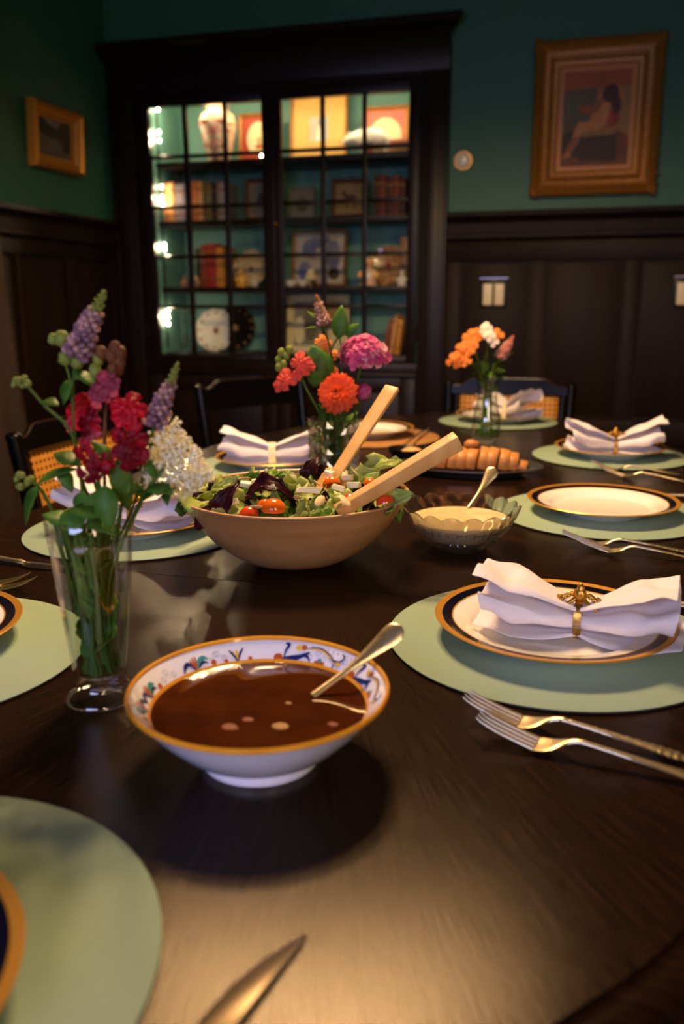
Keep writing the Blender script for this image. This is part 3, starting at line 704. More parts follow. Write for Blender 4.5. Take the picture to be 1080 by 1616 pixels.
motif(TH[0][0], 1, -1); tulip(TH[1][0]); acanthus(TH[2][0], -1); motif(TH[3][0]+6, 1, -1); acanthus(TH[4][0]-2, -1)
curls(TH[0][0]-10, 3, -1); curls(TH[1][0]+8, 2); curls(TH[2][0]-8, 4, -1); curls(TH[3][0]-10, 3, -1); curls(TH[4][0]+14, 3)
for c, kind in ((205, 0), (232, 1), (262, 2), (300, 0), (325, 1)):
    (motif if kind == 0 else tulip if kind == 1 else acanthus)(c)
for k in range(14): blob((TH[2][0]-8-k*3.2, .92-.02*(k % 3)), .05, .05, 'paint_blue')
for k, mb in DEC.items(): mb.build('painted_pattern', k, soup_bowl, smooth=0)['kind'] = 'stuff'

def spoon(name, label, tip, end, w=.011, m='silver_gilt', bowl_r=.02, cat='spoon', neck=.0032):
    """a spoon standing in its bowl: handle from the liquid (tip) up to its broad end"""
    a, b = Vector(tip), Vector(end); t = thing(name, label, cat, tip); d = (b-a); L = d.length; side = d.cross(Vector((.1, -.75, .66))).normalized(); nrm = side.cross(d).normalized()
    mb = MB(); n = 10
    def f(u, v):
        ww = neck*(1-.1*u) if u < .35 else neck+(w-neck)*min(1, ((u-.35)/.5))**1.4
        e_ = .90; ww *= sqrt(max(.004, 1-((u-e_)/(1-e_))**2)) if u > e_ else 1
        h = .0022-.0008*u; A = 2*pi*v; sag = -.018*L/.15*sin(pi*u)*.35
        return d*u+side*(ww*cos(A))+nrm*(h*sin(A)+sag)
    mb.grid(f, 80, n, False, True); mb.build('handle', m, t, smooth=60)
    mb = MB(); dd = Vector((d.x, d.y, 0)).normalized(); ang = math.atan2(dd.y, dd.x)
    M = Matrix.Rotation(ang, 3, 'Z') @ Matrix.Rotation(R(12), 3, 'Y')
    mb.lathe([(0, -.007), (.5, -.0058), (.85, -.003), (1, 0), (.97, .0006), (.82, -.002), (.48, -.0048), (0, -.006)], 24)
    mb.v = [tuple(M @ Vector((x*bowl_r*1.45, y*bowl_r, z))-dd*bowl_r*1.2+Vector((0, 0, -.013))) for x, y, z in mb.v]
    mb.build('spoon_bowl', m, t, smooth=60)
    return t
spoon('serving_spoon', 'silver serving spoon standing in the brown soup', (-0.2115, 0.6625, 0.7985), (-0.1470, 0.7284, 0.8450), .0095, bowl_r=.017)

# ---------------------------------------------------------------- salad bowl
BX, BY = -.408, 1.2
salad_bowl = thing('salad_bowl', 'large turned wooden salad bowl in the middle of the table', 'bowl', (BX, BY, TZ+.0003))
o_ = [(0, .0), (.052, .0), (.060, .002), (.080, .0085), (.102, .021), (.125, .040), (.145, .063), (.160, .086), (.1695, .1035)]
i_ = [(.1718, .1055), (.1705, .1075), (.1680, .1070), (.1655, .1025), (.153, .083), (.137, .060), (.117, .040), (.094, .024), (.06, .014), (0, .012)]
MB().lathe(o_+i_, 96).build('bowl_body', 'bowl_wood', salad_bowl)
MB().lathe([(.1655, .1030), (.1700, .1042), (.1722, .1058), (.1716, .1076), (.1690, .1082), (.1665, .1068)], 96, close=True).build('rim_lip', 'bowl_wood', salad_bowl)
rnd = random.Random(12)
mb = MB(); mound = lambda r: .088+.018*(1-(r/.16)**2)
mb.grid(lambda u, v: Vector((.146*v*cos(2*pi*u), .146*v*sin(2*pi*u), mound(.146*v)-.010+.012*sin(23*u*6.28*v+7*v)*v*(1-v)*4)), 60, 16, True, False)
s = mb.build('chopped_greens', 'lettuce_dark', loc=(BX, BY, TZ), smooth=80)
tag(s, 'bed of chopped green leaves filling the wooden bowl', 'salad', kind='stuff')
def frill(seed, L, Wd, cup, curl, rag, m, nm, lab, grp, cat):
    r = random.Random(seed); mb = MB(); nu, nv = 11, 13
    ph = [r.uniform(0, 6) for _ in range(6)]
    def f(u, v):
        s = v*2-1; w = Wd/2*(sin(pi*(.06+.90*u)**.8)**.6)
        ed = abs(s)**2
        x = L*(u-.5)*(1-.1*ed); y = s*w; z = cup*(s*s)*w-curl*L*(u-.5)**2*2+rag*ed*sin(ph[0]+u*16+3*s)+.6*rag*u*u*sin(ph[1]+9*s)
        x += rag*.6*ed*sin(ph[2]+u*21); z += .0012*sin(ph[3]+30*u)*(1-ed)
        return Vector((x, y, z))
    mb.grid(f, nu, nv); o = mb.build(nm, m, solid=.0008, smooth=80)
    return tag(o, lab, cat, grp)
LG = 'loose salad leaves in the wooden bowl'
protos = [frill(1, .065, .045, .5, .6, .006, 'lettuce', 'lettuce_leaf', 'pale green frilly lettuce leaf in the wooden salad bowl', 'pale green leaves in the salad', 'leaf'),
          frill(2, .055, .038, .7, .4, .005, 'lettuce', 'lettuce_leaf', 'pale green frilly lettuce leaf in the wooden salad bowl', 'pale green leaves in the salad', 'leaf'),
          frill(3, .060, .036, .4, .8, .0035, 'lettuce_dark', 'spinach_leaf', 'dark green leaf among the salad in the wooden bowl', 'dark green leaves in the salad', 'leaf'),
          frill(4, .050, .030, .6, .6, .003, 'lettuce_dark', 'spinach_leaf', 'dark green leaf among the salad in the wooden bowl', 'dark green leaves in the salad', 'leaf'),
          frill(5, .055, .030, .5, .7, .003, 'radicchio', 'purple_leaf', 'dark purple leaf among the salad in the wooden bowl', 'dark purple leaves in the salad', 'leaf'),
          frill(6, .045, .034, .8, .5, .003, 'radicchio', 'purple_leaf', 'dark purple leaf among the salad in the wooden bowl', 'dark purple leaves in the salad', 'leaf')]
used = set()
def place(src, loc, rot, sc=1.0, label=None):
    o = src if src.name not in used else src.copy()
    if o is not src: COL.objects.link(o)
    used.add(src.name); o.location = loc; o.rotation_euler = rot; o.scale = (sc, sc, sc)
    if label: o['label'] = label
    return o
for k in range(92):
    r = .150*sqrt(rnd.random()); a = rnd.uniform(0, 2*pi); i = rnd.choice([0, 0, 1, 1, 1, 2, 2, 3, 3, 4, 5])
    z = TZ+mound(r)+rnd.uniform(-.002, .012)
    place(protos[i], (BX+r*cos(a), BY+r*sin(a), z), (rnd.uniform(-.6, .6), rnd.uniform(-.6, .6), rnd.uniform(0, 6.28)), rnd.uniform(.75, 1.1))
place(protos[4], (-0.4053, 1.2700, 0.8728), (R(20), R(-75), R(60)), 1.0, 'dark purple leaf standing upright at the back of the salad')
place(protos[5], (-0.3855, 1.2800, 0.8689), (R(30), R(-50), R(80)), .9, 'dark purple leaf leaning beside the upright purple leaf')
place(protos[4], (-0.4681, 1.0700, 0.8614), (R(80), R(-70), R(0)), 1.1, 'large dark purple leaf drooping over the front of the salad')
place(protos[4], (-0.4233, 1.1200, 0.8794), (R(20), R(-8), R(10)), 1.4, 'long dark purple leaf lying across the middle of the salad')
place(protos[0], (-0.2959, 1.2600, 0.8831), (R(20), R(-45), R(20)), 1.15, 'pale frilly lettuce leaf rising at the right of the salad')
place(protos[1], (-0.3157, 1.2400, 0.8703), (R(30), R(-35), R(0)), 1.1, 'pale frilly lettuce leaf behind the lower salad server')
place(protos[1], (-0.2405, 1.1400, 0.8655), (R(70), R(-35), R(-30)), .9, 'pale lettuce leaf beside the right rim, under the server')
place(protos[0], (-0.5237, 1.0900, 0.8646), (R(50), R(10), R(120)), 1.0, 'curly pale lettuce leaf at the left rim of the salad')
place(protos[2], (-0.5678, 1.1400, 0.8607), (R(40), R(-20), R(150)), 1.1, 'dark green leaf hanging at the left rim of the salad')
TSINK = Vector((0, 0, -.007))
def chunk(nm, m, loc, size, rot, label, cat, grp, wob=.15, seed=0, kind='box'):
    r = random.Random(seed); mb = MB()
    if kind == 'box':
        mb.box((0, 0, 0), size); mb.v = [tuple(c*(1+wob*(r.random()-.5)) for c in v) for v in mb.v]; o = mb.build(nm, m, bevel=.0012)
    else:
        mb.ball((0, 0, 0), size, 14, 9); mb.v = [(x, y, max(z, -size[2]*.15)) for x, y, z in mb.v]; o = mb.build(nm, m, smooth=50)
    o.location = loc; o.rotation_euler = rot
    return tag(o, label, cat, grp)
CH = [(408,758,.024,.016,1.16,'white cheese slice near the left of the salad heap'), (428,768,.020,.014,1.13,'white cheese cube below the left cheese slice'), (487,772,.036,.013,1.11,'long white cheese stick in the centre of the salad'), (460,752,.018,.012,1.18,'small cheese piece by the red tomato bit'), (548,752,.017,.014,1.21,'cheese cube at the foot of the upper server'), (560,763,.022,.012,1.17,'cheese piece right of centre in the salad'), (534,768,.020,.008,1.15,'thin cheese flake near the lower server'), (388,762,.022,.010,1.14,'pale cheese flake at the left of the salad heap'), (370,790,.016,.010,1.08,'cheese piece beside the drooping purple leaf'), (520,745,.016,.010,1.22,'cheese crumb behind the upright leaves')]
CP = [(-0.4500, 1.1600, 0.8792), (-0.4194, 1.1300, 0.8775), (-0.3573, 1.1100, 0.8814), (-0.4060, 1.1800, 0.8832), (-0.3293, 1.2100, 0.8812), (-0.3072, 1.1700, 0.8800), (-0.3260, 1.1500, 0.8785), (-0.4618, 1.1400, 0.8788), (-0.4552, 1.0800, 0.8662), (-0.3595, 1.2200, 0.8845)]
for i, c in enumerate(CH):
    chunk('cheese_piece', 'cheese', Vector(CP[i])+Vector((0, 0, -.002)), (c[2]*.85, c[3]*.85, .008), (rnd.uniform(-.4, .4), rnd.uniform(-.3, .3), rnd.uniform(-.4, .4)), c[5], 'cheese', 'cheese pieces in the salad', seed=i, wob=.5)
TM = [('tomato_orange', (-0.3904, 1.0600, 0.8701), .017, 'orange cherry tomato half at the front of the salad'), ('tomato_red', (-0.4228, 1.0520, 0.8613), .014, 'red tomato piece left of the orange tomato, by the rim'), ('tomato_red', (-0.4141, 1.1500, 0.8793), .010, 'small red tomato bit between the cheese pieces'), ('tomato_orange', (-0.3498, 1.2000, 0.8774), .014, 'orange tomato slice below the upper server'), ('tomato_red', (-0.3012, 1.1200, 0.8753), .010, 'red tomato bit beside the lower server'), ('tomato_red', (-0.2535, 1.1300, 0.8714), .013, 'red tomato piece near the right rim'), ('tomato_orange', (-0.2912, 1.2000, 0.8804), .011, 'orange tomato bit behind the lower server'), ('tomato_orange', (-0.4067, 1.0700, 0.8713), .011, 'orange tomato edge beside the front tomato half')]
for i, (m, p, r, lab) in enumerate(TM):
    chunk('cherry_tomato', m, Vector(p)+TSINK, (r, r*.95, r*.85), (rnd.uniform(-.5, .2), rnd.uniform(-.4, .4), 0), lab, 'tomato', 'tomato pieces in the salad', kind='ball')
for i, p in enumerate([(-0.4768, 1.1700, 0.8786), (-0.4130, 1.0550, 0.8655), (-0.3664, 1.0900, 0.8736), (-0.3318, 1.0800, 0.8734), (-0.2966, 1.0800, 0.8755), (-0.2831, 1.1300, 0.8786), (-0.3282, 1.2500, 0.8804), (-0.3609, 1.1600, 0.8801)]):
    o = MB().ball((0, 0, 0), (.011, .006, .0014), 10, 6).build('almond_flake', 'almond', loc=p, rot=(rnd.uniform(-.7, .7), rnd.uniform(-.7, .7), rnd.uniform(0, 3)))
    tag(o, 'pale almond flake scattered over the salad in the wooden bowl', 'almond', 'almond flakes on the salad')
def server(tip, end, wdir, label, w=.030, th=.011, head=.055):
    a, b = Vector(tip), Vector(end); d = (b-a); L = d.length; d.normalize(); t = thing('salad_server', label, 'server', tip)
    wv = Vector(wdir); wv = (wv-d*wv.dot(d)).normalized(); nv = d.cross(wv)
    M = Matrix((wv, nv, d)).transposed()
    mb = MB(); K = 14; vs = []
    for i in range(K+1):
        u = i/K; ww = w*(.74+.26*u)/2; hh = th*(.75+.25*u)/2
        for sx, sy in ((-1, -1), (1, -1), (1, 1), (-1, 1)): vs.append(M @ Vector((sx*ww, sy*hh, u*L)))
    fs = [(i*4+j, i*4+(j+1) % 4, i*4+4+(j+1) % 4, i*4+4+j) for i in range(K) for j in range(4)]+[(0, 3, 2, 1), (K*4, K*4+1, K*4+2, K*4+3)]
    mb.add(vs, fs).build('handle', 'server_wood', t, bevel=.0022)
    if not head: return t
    mb = MB(); mb.grid(lambda u, v: M @ Vector(((v*2-1)*.026*sin(pi*(.15+.72*u))**.5, .008*((v*2-1)**2)*sin(pi*u), -head*u+.012)), 9, 9); mb.build('server_head', 'server_wood', t, solid=.004)
    return t
server((-0.3560, 1.2350, 0.8750), (-0.2922, 1.3500, 1.0004), (1, -.35, -.15), 'flat wooden salad server standing upright, the taller one', .026, .008)
server((-0.3152, 1.1050, 0.8529), (-0.1605, 1.1700, 0.9478), (.35, -.1, 1), 'wooden salad server leaning low over the right rim', .024, .020, 0)

# ---------------------------------------------------------------- glass bowl of dressing
GX, GY = -.177, 1.335
gb = thing('dressing_bowl', 'scalloped pressed glass bowl of creamy dressing', 'bowl', (GX, GY, TZ+.0003))
def rf(a, z, i):
    k = max(0, min(1, z/.066)); return 1+(.030*abs(sin(a*9))-.012)*k*(1 if i < 14 else .4)
prof = [(0, .0035), (.032, .0035), (.036, 0), (.041, 0), (.044, .003), (.052, .009), (.0625, .0165), (.062, .0185), (.0715, .0275), (.0785, .0370), (.0775, .0390), (.0845, .0480), (.0885, .0570), (.0925, .0645), (.0935, .0665), (.0915, .0668), (.086, .058), (.080, .0475), (.0735, .0375), (.064, .0255), (.05, .0135), (.03, .0075), (0, .007)]
mb = MB(); nA = 144; K = len(prof)
def gpt(j, i):
    a = 2*pi*j/nA; r, z = prof[i]; out = i < 15; k = min(1, z/.05)
    sc = abs(sin(a*9+ (pi/2 if .0175 < z < .038 else 0)))
    r2 = r*(1+(.05*sc-.02)*k) if out else r*(1+.02*sc*k-.01)
    z2 = z+(.0065*(sc-.6) if z > .06 else (.004*(sc-.5) if i in (6, 7, 10, 11) else 0))
    return (r2*cos(a), r2*sin(a), z2)
mb.add([gpt(j, i) for j in range(nA) for i in range(K)], [(j*K+i, ((j+1) % nA)*K+i, ((j+1) % nA)*K+i+1, j*K+i+1) for j in range(nA) for i in range(K-1)])
mb.build('glass_body', 'press_glass', gb, smooth=50)
mb = MB(); din = [(0, .0085), (.03, .009), (.049, .0150), (.0625, .0268), (.0715, .0385), (.0778, .0468), (.0778, .0478), (.06, .0470), (.03, .0475), (0, .0472)]
mb.lathe(din, 64); mb.build('dressing', 'dressing', gb, smooth=50)
spoon('dressing_spoon', 'gilt spoon standing in the creamy dressing', (-0.1727, 1.4060, 0.7985), (-0.1375, 1.4592, 0.8580), .0105, 'silver_gilt', .013)

# ---------------------------------------------------------------- bread on an oval platter
PC = (-0.2411, 1.9633, 0.7560)
platter = thing('bread_platter', 'oval pewter platter holding the sliced loaf', 'platter', (PC[0], PC[1], TZ+.0003), R(4))
MB().lathe([(0, .002), (.62, .002), (.64, 0), (.70, 0), (.72, .003), (.80, .010), (.97, .0165), (1.0, .0175), (1.0, .0195), (.965, .0195), (.80, .0135), (.70, .0065), (0, .0055)], 72, sx=.165, sy=.105).build('platter_body', 'pewter', platter)
rnd = random.Random(4)
NB = 10
for k in range(NB):
    u = k/(NB-1)-.5; hh = .050*(1-.55*(2*u)**4)*rnd.uniform(.95, 1.04); ww = .046*(1-.35*(2*u)**4)
    poly = [(ww*cos(a)*(1+.06*cos(3*a)), hh*(.48+.52*sin(a)) if sin(a) > -.3 else hh*.33*(1+sin(a)) ) for a in [2*pi*i/22 for i in range(22)]]
    q = thing('bread_slice', ('leftmost crusty end slice of the loaf on the oval platter', 'second', 'third', 'fourth', 'fifth', 'sixth', 'seventh', 'eighth', 'ninth', 'rightmost crusty end slice of the loaf on the oval platter')[k] if k in (0, 9) else ('second', 'third', 'fourth', 'fifth', 'sixth', 'seventh', 'eighth', 'ninth')[k-1]+' golden bread slice from the left end of the loaf', 'bread', (0, 0, 0), 0, 'slices of the loaf on the platter')
    cx = PC[0]+.012+u*.205; cy = PC[1]+.010+u*.012
    q.location = (cx, cy, TZ+.0072); q.rotation_euler = (0, R(rnd.uniform(8, 14)), R(4+rnd.uniform(-5, 5)))
    mb = MB(); n = len(poly); th = .0095
    vs = [(-th*(1 if s < 0 else -1)*1.0, p[0]*sc, max(0, p[1]*sc+(1-sc)*hh*.45)) for s, sc in ((-1, .975), (-1, 1), (1, 1), (1, .975)) for p in poly]
    vs = [((-th*1.1, -th*.95, th*.95, th*1.1)[i//n], v[1], v[2]) for i, v in enumerate(vs)]
    fs = [(r*n+i, r*n+(i+1) % n, (r+1)*n+(i+1) % n, (r+1)*n+i) for r in range(3) for i in range(n)]
    mb.add(vs, fs); mb.build('crust', 'crust', q, smooth=60)
    for e, s in ((0, -1), (3, 1)):
        pts = [vs[e*n+i] for i in range(n)]; c = (pts[0][0]+s*.0012, 0, hh*.45)
        MB().add(pts+[c], [(i, (i+1) % n, n) for i in range(n)]).build('crumb', 'crumb', q, smooth=80)
mb = MB(); mb.ball((0, 0, 0), (.018, .014, .010), 12, 8, wob=.3, rnd=rnd)
tag(mb.build('bread_crust', 'crust', loc=(PC[0]+.0, PC[1]+.012, TZ+.0635), smooth=70), 'torn piece of crust lying on top of the loaf', 'bread')
bp = (-0.4161, 2.1043, 0.7520)
dish = thing('butter_dish', 'small dark dish behind the lower salad server', 'dish', (bp[0], bp[1], TZ+.0003))
MB().lathe([(0, .001), (.03, 0), (.034, .002), (.048, .018), (.052, .026), (.0505, .0265), (.044, .017), (.030, .0065), (0, .006)], 40).build('dish_body', 'iron', dish)
mb = MB(); mb.ball((.012, 0, .0165), (.028, .026, .011), 12, 8, wob=.15, rnd=rnd); mb.build('butter', 'crumb', dish, smooth=70)
tag(MB().tube(bez([(-0.4383, 2.1317, 0.7740), (-0.4332, 2.2044, 0.7760), (-0.4414, 2.3827, 0.7680), (-0.4381, 2.5277, 0.7640)], 8), [.002]*8+[.0032]*8+[.0045]*9, 10, sq=(1, .6)).build('butter_knife', 'silver_bright'), 'bright silver butter knife with bluish glints on the tan placemat', 'knife')

# ---------------------------------------------------------------- vases
V1 = (-.4435, .70); V2 = (-.476, 1.65); V3 = (-.255, 2.413)
v1 = thing('tall_vase', 'tall tapering footed glass vase at the left, filled with stems and water', 'vase', (*V1, TZ+.0003))
MB().lathe([(0, .0045), (.012, .0035), (.020, 0), (.033, 0), (.0355, .002), (.0350, .005), (.030, .0095), (.0255, .0135), (.0238, .018), (.0245, .023), (.0262, .032), (.0300, .07), (.0345, .115), (.0390, .16), (.0418, .184),
            (.0410, .1852), (.0400, .184), (.0370, .16), (.0325, .115), (.028, .07), (.0243, .036), (.0225, .0275), (.016, .0245), (0, .024)], 72).build('glass_body', 'clear_glass', v1, smooth=60)
MB().lathe([(0, .0246), (.015, .0252), (.0220, .0282), (.0238, .0365), (.0275, .07), (.0318, .113), (.0318, .1135), (0, .1135)], 48).build('water', 'water', v1, smooth=40)
v2 = thing('cut_glass_vase', 'diamond cut crystal tumbler vase behind the salad bowl', 'vase', (*V2, TZ+.0003))
mb = MB(); na, nz = 24, 13; HT = .156                         # raised diamonds between crossing grooves
def cg(a_, b_):
    g = (a_+b_) % 2 == 0; r = (.0462 if g else .0502)+.0030*b_/(nz-1); t_ = 2*pi*a_/na
    return (r*cos(t_), r*sin(t_), HT*b_/(nz-1)+(.003 if b_ == nz-1 and a_ % 2 else 0))
mb.v = [cg(a_, b_) for b_ in range(nz) for a_ in range(na)]
ix = lambda a_, b_: b_*na+a_ % na
for b_ in range(nz):
    for a_ in range(na):
        if (a_+b_) % 2:
            nb = [(a_+1, b_), (a_, b_+1), (a_-1, b_), (a_, b_-1)]
            for q in range(4):
                (p0, p1), (q0, q1) = nb[q], nb[(q+1) % 4]
                if 0 <= p1 < nz and 0 <= q1 < nz: mb.f.append((ix(a_, b_), ix(p0, p1), ix(q0, q1))); mb.m.append(0)
mb.build('cut_wall', 'cut_glass', v2, smooth=0)
MB().lathe([(.0488, HT), (.0470, HT+.0015), (.0455, HT-.004), (.0400, .02), (0, .012)], 48).build('inner_wall', 'clear_glass', v2, smooth=50)
MB().lathe([(0, .0005), (.0440, .0005), (.0452, .002), (.0440, .009), (0, .009)], 36).build('foot', 'cut_glass', v2, smooth=20)
v3 = thing('slim_vase', 'small waisted clear glass vase with orange flowers at the far end', 'vase', (*V3, TZ+.0003))
MB().lathe([(0, .002), (.026, 0), (.031, .002), (.035, .012), (.0395, .035), (.0405, .052), (.0380, .072), (.0315, .095), (.0275, .118), (.0270, .140), (.0295, .168), (.0335, .188),
            (.0325, .1885), (.0283, .168), (.0257, .140), (.0262, .118), (.0300, .095), (.0365, .072), (.039, .052), (.038, .035), (.033, .013), (0, .008)], 64).build('glass_body', 'clear_glass', v3, smooth=60)
MB().lathe([(0, .0085), (.0325, .0135), (.0375, .035), (.0385, .052), (.036, .072), (.0296, .095), (.0258, .118), (.0255, .125), (0, .125)], 40).build('water', 'water', v3, smooth=40)

# ---------------------------------------------------------------- flowers
rf_ = random.Random(19)
def flower(name, label, cat, base, group=None): return thing(name, label, cat, base, 0, group)
def stem(root, pts, r=.0016, m='stem_green', n=8, taper=.75):
    P = bez(pts, 6); MB().tube(P, [r*(1-(1-taper)*i/(len(P)-1)) for i in range(len(P))], n).build('stem', m, root, world=True, smooth=60); return P
def leaf(root, base, dr, L, Wd, m='leaf_green', up=(0, -.4, 1), curl=.4, rag=.25):
    MB().leaf(base, dr, up, L, Wd, curl, .25, 8, rag=rag, rnd=rf_, shape=.8).build('leaf', m, root, world=True, smooth=60, solid=.0006)
def spike(root, a, b, r0, n=120, cols=('lilac', 'lilac_pale', 'bud_green')):
    """flower spike: florets in whorls, thinning to a green tip"""
    a, b = Vector(a), Vector(b); d = b-a; L = d.length; M = frame_to(d); core = MB(); fl = {c: MB() for c in cols}
    core.tube([a, a+d*.5, b], [r0*.28, r0*.34, r0*.10], 8)
    for k in range(n):
        t = (k+.5)/n; an = k*2.399; r = r0*(1-t)**.6*(.75+.5*rf_.random()); c = a+d*t+M @ Vector((cos(an)*r*.75, sin(an)*r*.75, 0))
        q = cols[2] if t > .70 else cols[0] if rf_.random() < .6 else cols[1]
        s = r0*(.30 if t < .7 else .16)*(1.15-t*.5)
        fl[q].ball(c, (s, s, s*1.35), 6, 4, M=frame_to(M @ Vector((cos(an), sin(an), .5))), wob=.3, rnd=rf_)
    core.build('spike_core', cols[2], root, world=True)
    for c, mb in fl.items(): mb.build('florets', c, root, world=True, smooth=70)
def ruffle(root, c, r, m, n=7, layers=2, face=(0, -1, .3), name='petal', squash=.7):
    """a soft, ruffled blossom: overlapping wavy petals"""
    M = frame_to(face, (.1, .2, 1)); c = Vector(c); r *= .98; n = max(4, n-2); layers = min(layers, 3)
    for l in range(layers):
        mb = MB()
        for k in range(n-l):
            an = 2*pi*(k+.5*l)/(n-l)+rf_.uniform(-.3, .3); ph = rf_.uniform(0, 6); rr = r*(1-.24*l)*rf_.uniform(.85, 1.12); op = rf_.uniform(.8, 1.2)
            def f(u, v):
                s = (v*2-1); w = s*(.95+.25*l)*2.6/n*(.35+.75*sin(pi*min(1, .12+u*.62)))
                rad = rr*u*(1-.10*s*s)*(1-.18*l); z = r*(.06+.22*l)+rr*op*squash*(.75*u-.80*u*u)+rr*.085*sin(ph+6.5*s)*u*u
                return c+M @ Vector((rad*cos(an+w), rad*sin(an+w), z))
            mb.grid(f, 7, 11)
        mb.build(name, m, root, world=True, smooth=80)

# --- tall vase: veronica spikes, snapdragons, white lace flowers, buds
B1 = (V1[0], V1[1], TZ+.03)
def inv1(dx, dy, h=.03): return (V1[0]+dx, V1[1]+dy, TZ+h)
f = flower('speedwell_spike', 'tall lilac flower spike with green tip, topmost bloom in the tall vase', 'flower', inv1(.004, .002))
stem(f, [inv1(.004, .002), inv1(.012, -.004, .12), (-0.4374, 0.7000, 0.9332), (-0.4442, 0.6900, 0.9864), (-0.4421, 0.6850, 1.0424), (-0.4333, 0.6800, 1.0850)])
spike(f, (-0.4318, 0.6800, 1.0877), (-0.3937, 0.6700, 1.1419), .0120, 92)
leaf(f, (-0.4395, 0.6850, 1.0651), (-.4, -.3, -.7), .026, .020, 'leaf_green'); leaf(f, (-0.4395, 0.6850, 1.0651), (.5, -.2, .2), .018, .014, 'leaf_green')
leaf(f, (-0.4442, 0.6900, 0.9864), (-.5, 0, .3), .03, .02, 'leaf_olive')
f = flower('speedwell_spike', 'smaller lilac flower spike above the white lace flowers', 'flower', inv1(-.006, .006))
stem(f, [inv1(-.006, .006), inv1(.004, .012, .12), (-0.4022, 0.7100, 0.9453), (-0.3795, 0.7000, 0.9905), (-0.3644, 0.6900, 1.0283)])
spike(f, (-0.3652, 0.6900, 1.0260), (-0.3340, 0.6800, 1.0821), .0100, 80)
f = flower('flower_bud_spray', 'spray of fuzzy yellow green buds beside the tallest lilac spike', 'flower', inv1(-.008, 0))
stem(f, [inv1(-.008, 0), inv1(-.006, -.004, .12), (-0.4407, 0.6950, 0.9373), (-0.4420, 0.6850, 0.9903), (-0.4393, 0.6800, 1.0599), (-0.4458, 0.6800, 1.0876)], .0014)
for p, r in (((-0.4534, 0.6800, 1.1012), .007), ((-0.4445, 0.6800, 1.1013), .010), ((-0.4428, 0.6800, 1.0848), .009), ((-0.4311, 0.6800, 1.0812), .008), ((-0.4344, 0.6750, 1.0945), .007)):
    mb = MB()
    r *= .68
    mb.ball(p, (r, r, r*1.1), 9, 7, wob=.25, rnd=rf_)
    for k in range(9): a = k*.7; mb.ball(Vector(p)+Vector((r*.9*cos(a), r*.5*sin(a), r*(.5*sin(2.3*k)))), r*.28, 5, 4)
    mb.build('bud', 'bud_green', f, world=True, smooth=70)
stem(f, [(-0.4393, 0.6800, 1.0599), (-0.4332, 0.6800, 1.0712), (-0.4313, 0.6800, 1.0795)], .0010)
f = flower('flower_bud_spray', 'long bent stem ending in a pale green bud, far left of the tall vase', 'flower', inv1(-.012, -.006))
stem(f, [inv1(-.012, -.006), inv1(-.010, -.01, .12), (-0.4435, 0.6900, 0.9474), (-0.4380, 0.6800, 1.0001), (-0.4437, 0.6750, 1.0254), (-0.4612, 0.6700, 1.0435), (-0.4734, 0.6650, 1.0616)], .0016)
mb = MB(); c = Vector((-0.4796, 0.6650, 1.0637))
for k in range(16): mb.ball(c+Vector((rf_.uniform(-.008, .008), rf_.uniform(-.005, .005), rf_.uniform(-.003, .004))), rf_.uniform(.0022, .004), 6, 4)
mb.build('bud', 'bud_green', f, world=True, smooth=70)
leaf(f, (-0.4635, 0.6700, 1.0463), (.9, -.3, .1), .022, .013, 'leaf_olive')
f = flower('snapdragon', 'snapdragon with brown buds on top and dark rose flowers below', 'flower', inv1(.010, .008))
P = stem(f, [inv1(.010, .008), inv1(.008, .0, .12), (-0.4263, 0.7000, 0.9462), (-0.4157, 0.6900, 1.0081), (-0.4111, 0.6900, 1.0427), (-0.3932, 0.6800, 1.0882)], .0019, 'bud_brown')
mb = MB(); mb2 = MB()
for px, r, g in (((-0.3928, 0.6800, 1.0936), .008, 0), ((-0.3882, 0.6800, 1.0894), .008, 0), ((-0.3970, 0.6800, 1.0871), .008, 0), ((-0.3907, 0.6800, 1.0801), .008, 0), ((-0.3936, 0.6750, 1.0766), .007, 0), ((-0.4067, 0.6800, 1.0892), .008, 0), ((-0.4102, 0.6800, 1.0837), .007, 1), ((-0.4141, 0.6800, 1.0737), .008, 1), ((-0.3917, 0.6800, 1.0747), .007, 0)):
    (mb2 if g else mb).ball(px, (r*.72, r*.65, r*.85), 9, 7, wob=.2, rnd=rf_)
mb.build('bud', 'bud_brown', f, world=True, smooth=70); mb2.build('bud', 'bud_green', f, world=True, smooth=70)
for p, r in (((-0.4029, 0.6750, 1.0601), .015), ((-0.3944, 0.6750, 1.0668), .012), ((-0.4084, 0.6750, 1.0528), .012)): ruffle(f, p, r, 'dusky_rose', 5, 2, (rf_.uniform(-.6, .6), -1, .2))
leaf(f, (-0.4152, 0.6800, 1.0604), (-.5, -.3, .6), .024, .016, 'leaf_green')
f = flower('snapdragon', 'large bright crimson snapdragon bloom right of centre in the tall vase', 'flower', inv1(.006, -.006))
stem(f, [inv1(.006, -.006), inv1(.012, -.002, .12), (-0.4101, 0.7000, 0.9411), (-0.3981, 0.6900, 0.9856), (-0.3860, 0.6800, 1.0334)], .0019)
for p, r, m in (((-0.3794, 0.6750, 1.0436), .017, 'crimson_bright'), ((-0.3827, 0.6700, 1.0359), .013, 'crimson_bright'), ((-0.3812, 0.6750, 1.0175), .019, 'crimson'), ((-0.3805, 0.6800, 1.0043), .017, 'crimson'), ((-0.3837, 0.6720, 1.0021), .014, 'crimson')): ruffle(f, p, r, m, 6, 3, (rf_.uniform(-.5, .6), -1, rf_.uniform(-.2, .7)))
f = flower('snapdragon', 'crimson snapdragon bloom behind the crossing stems, left in the tall vase', 'flower', inv1(-.004, .010))
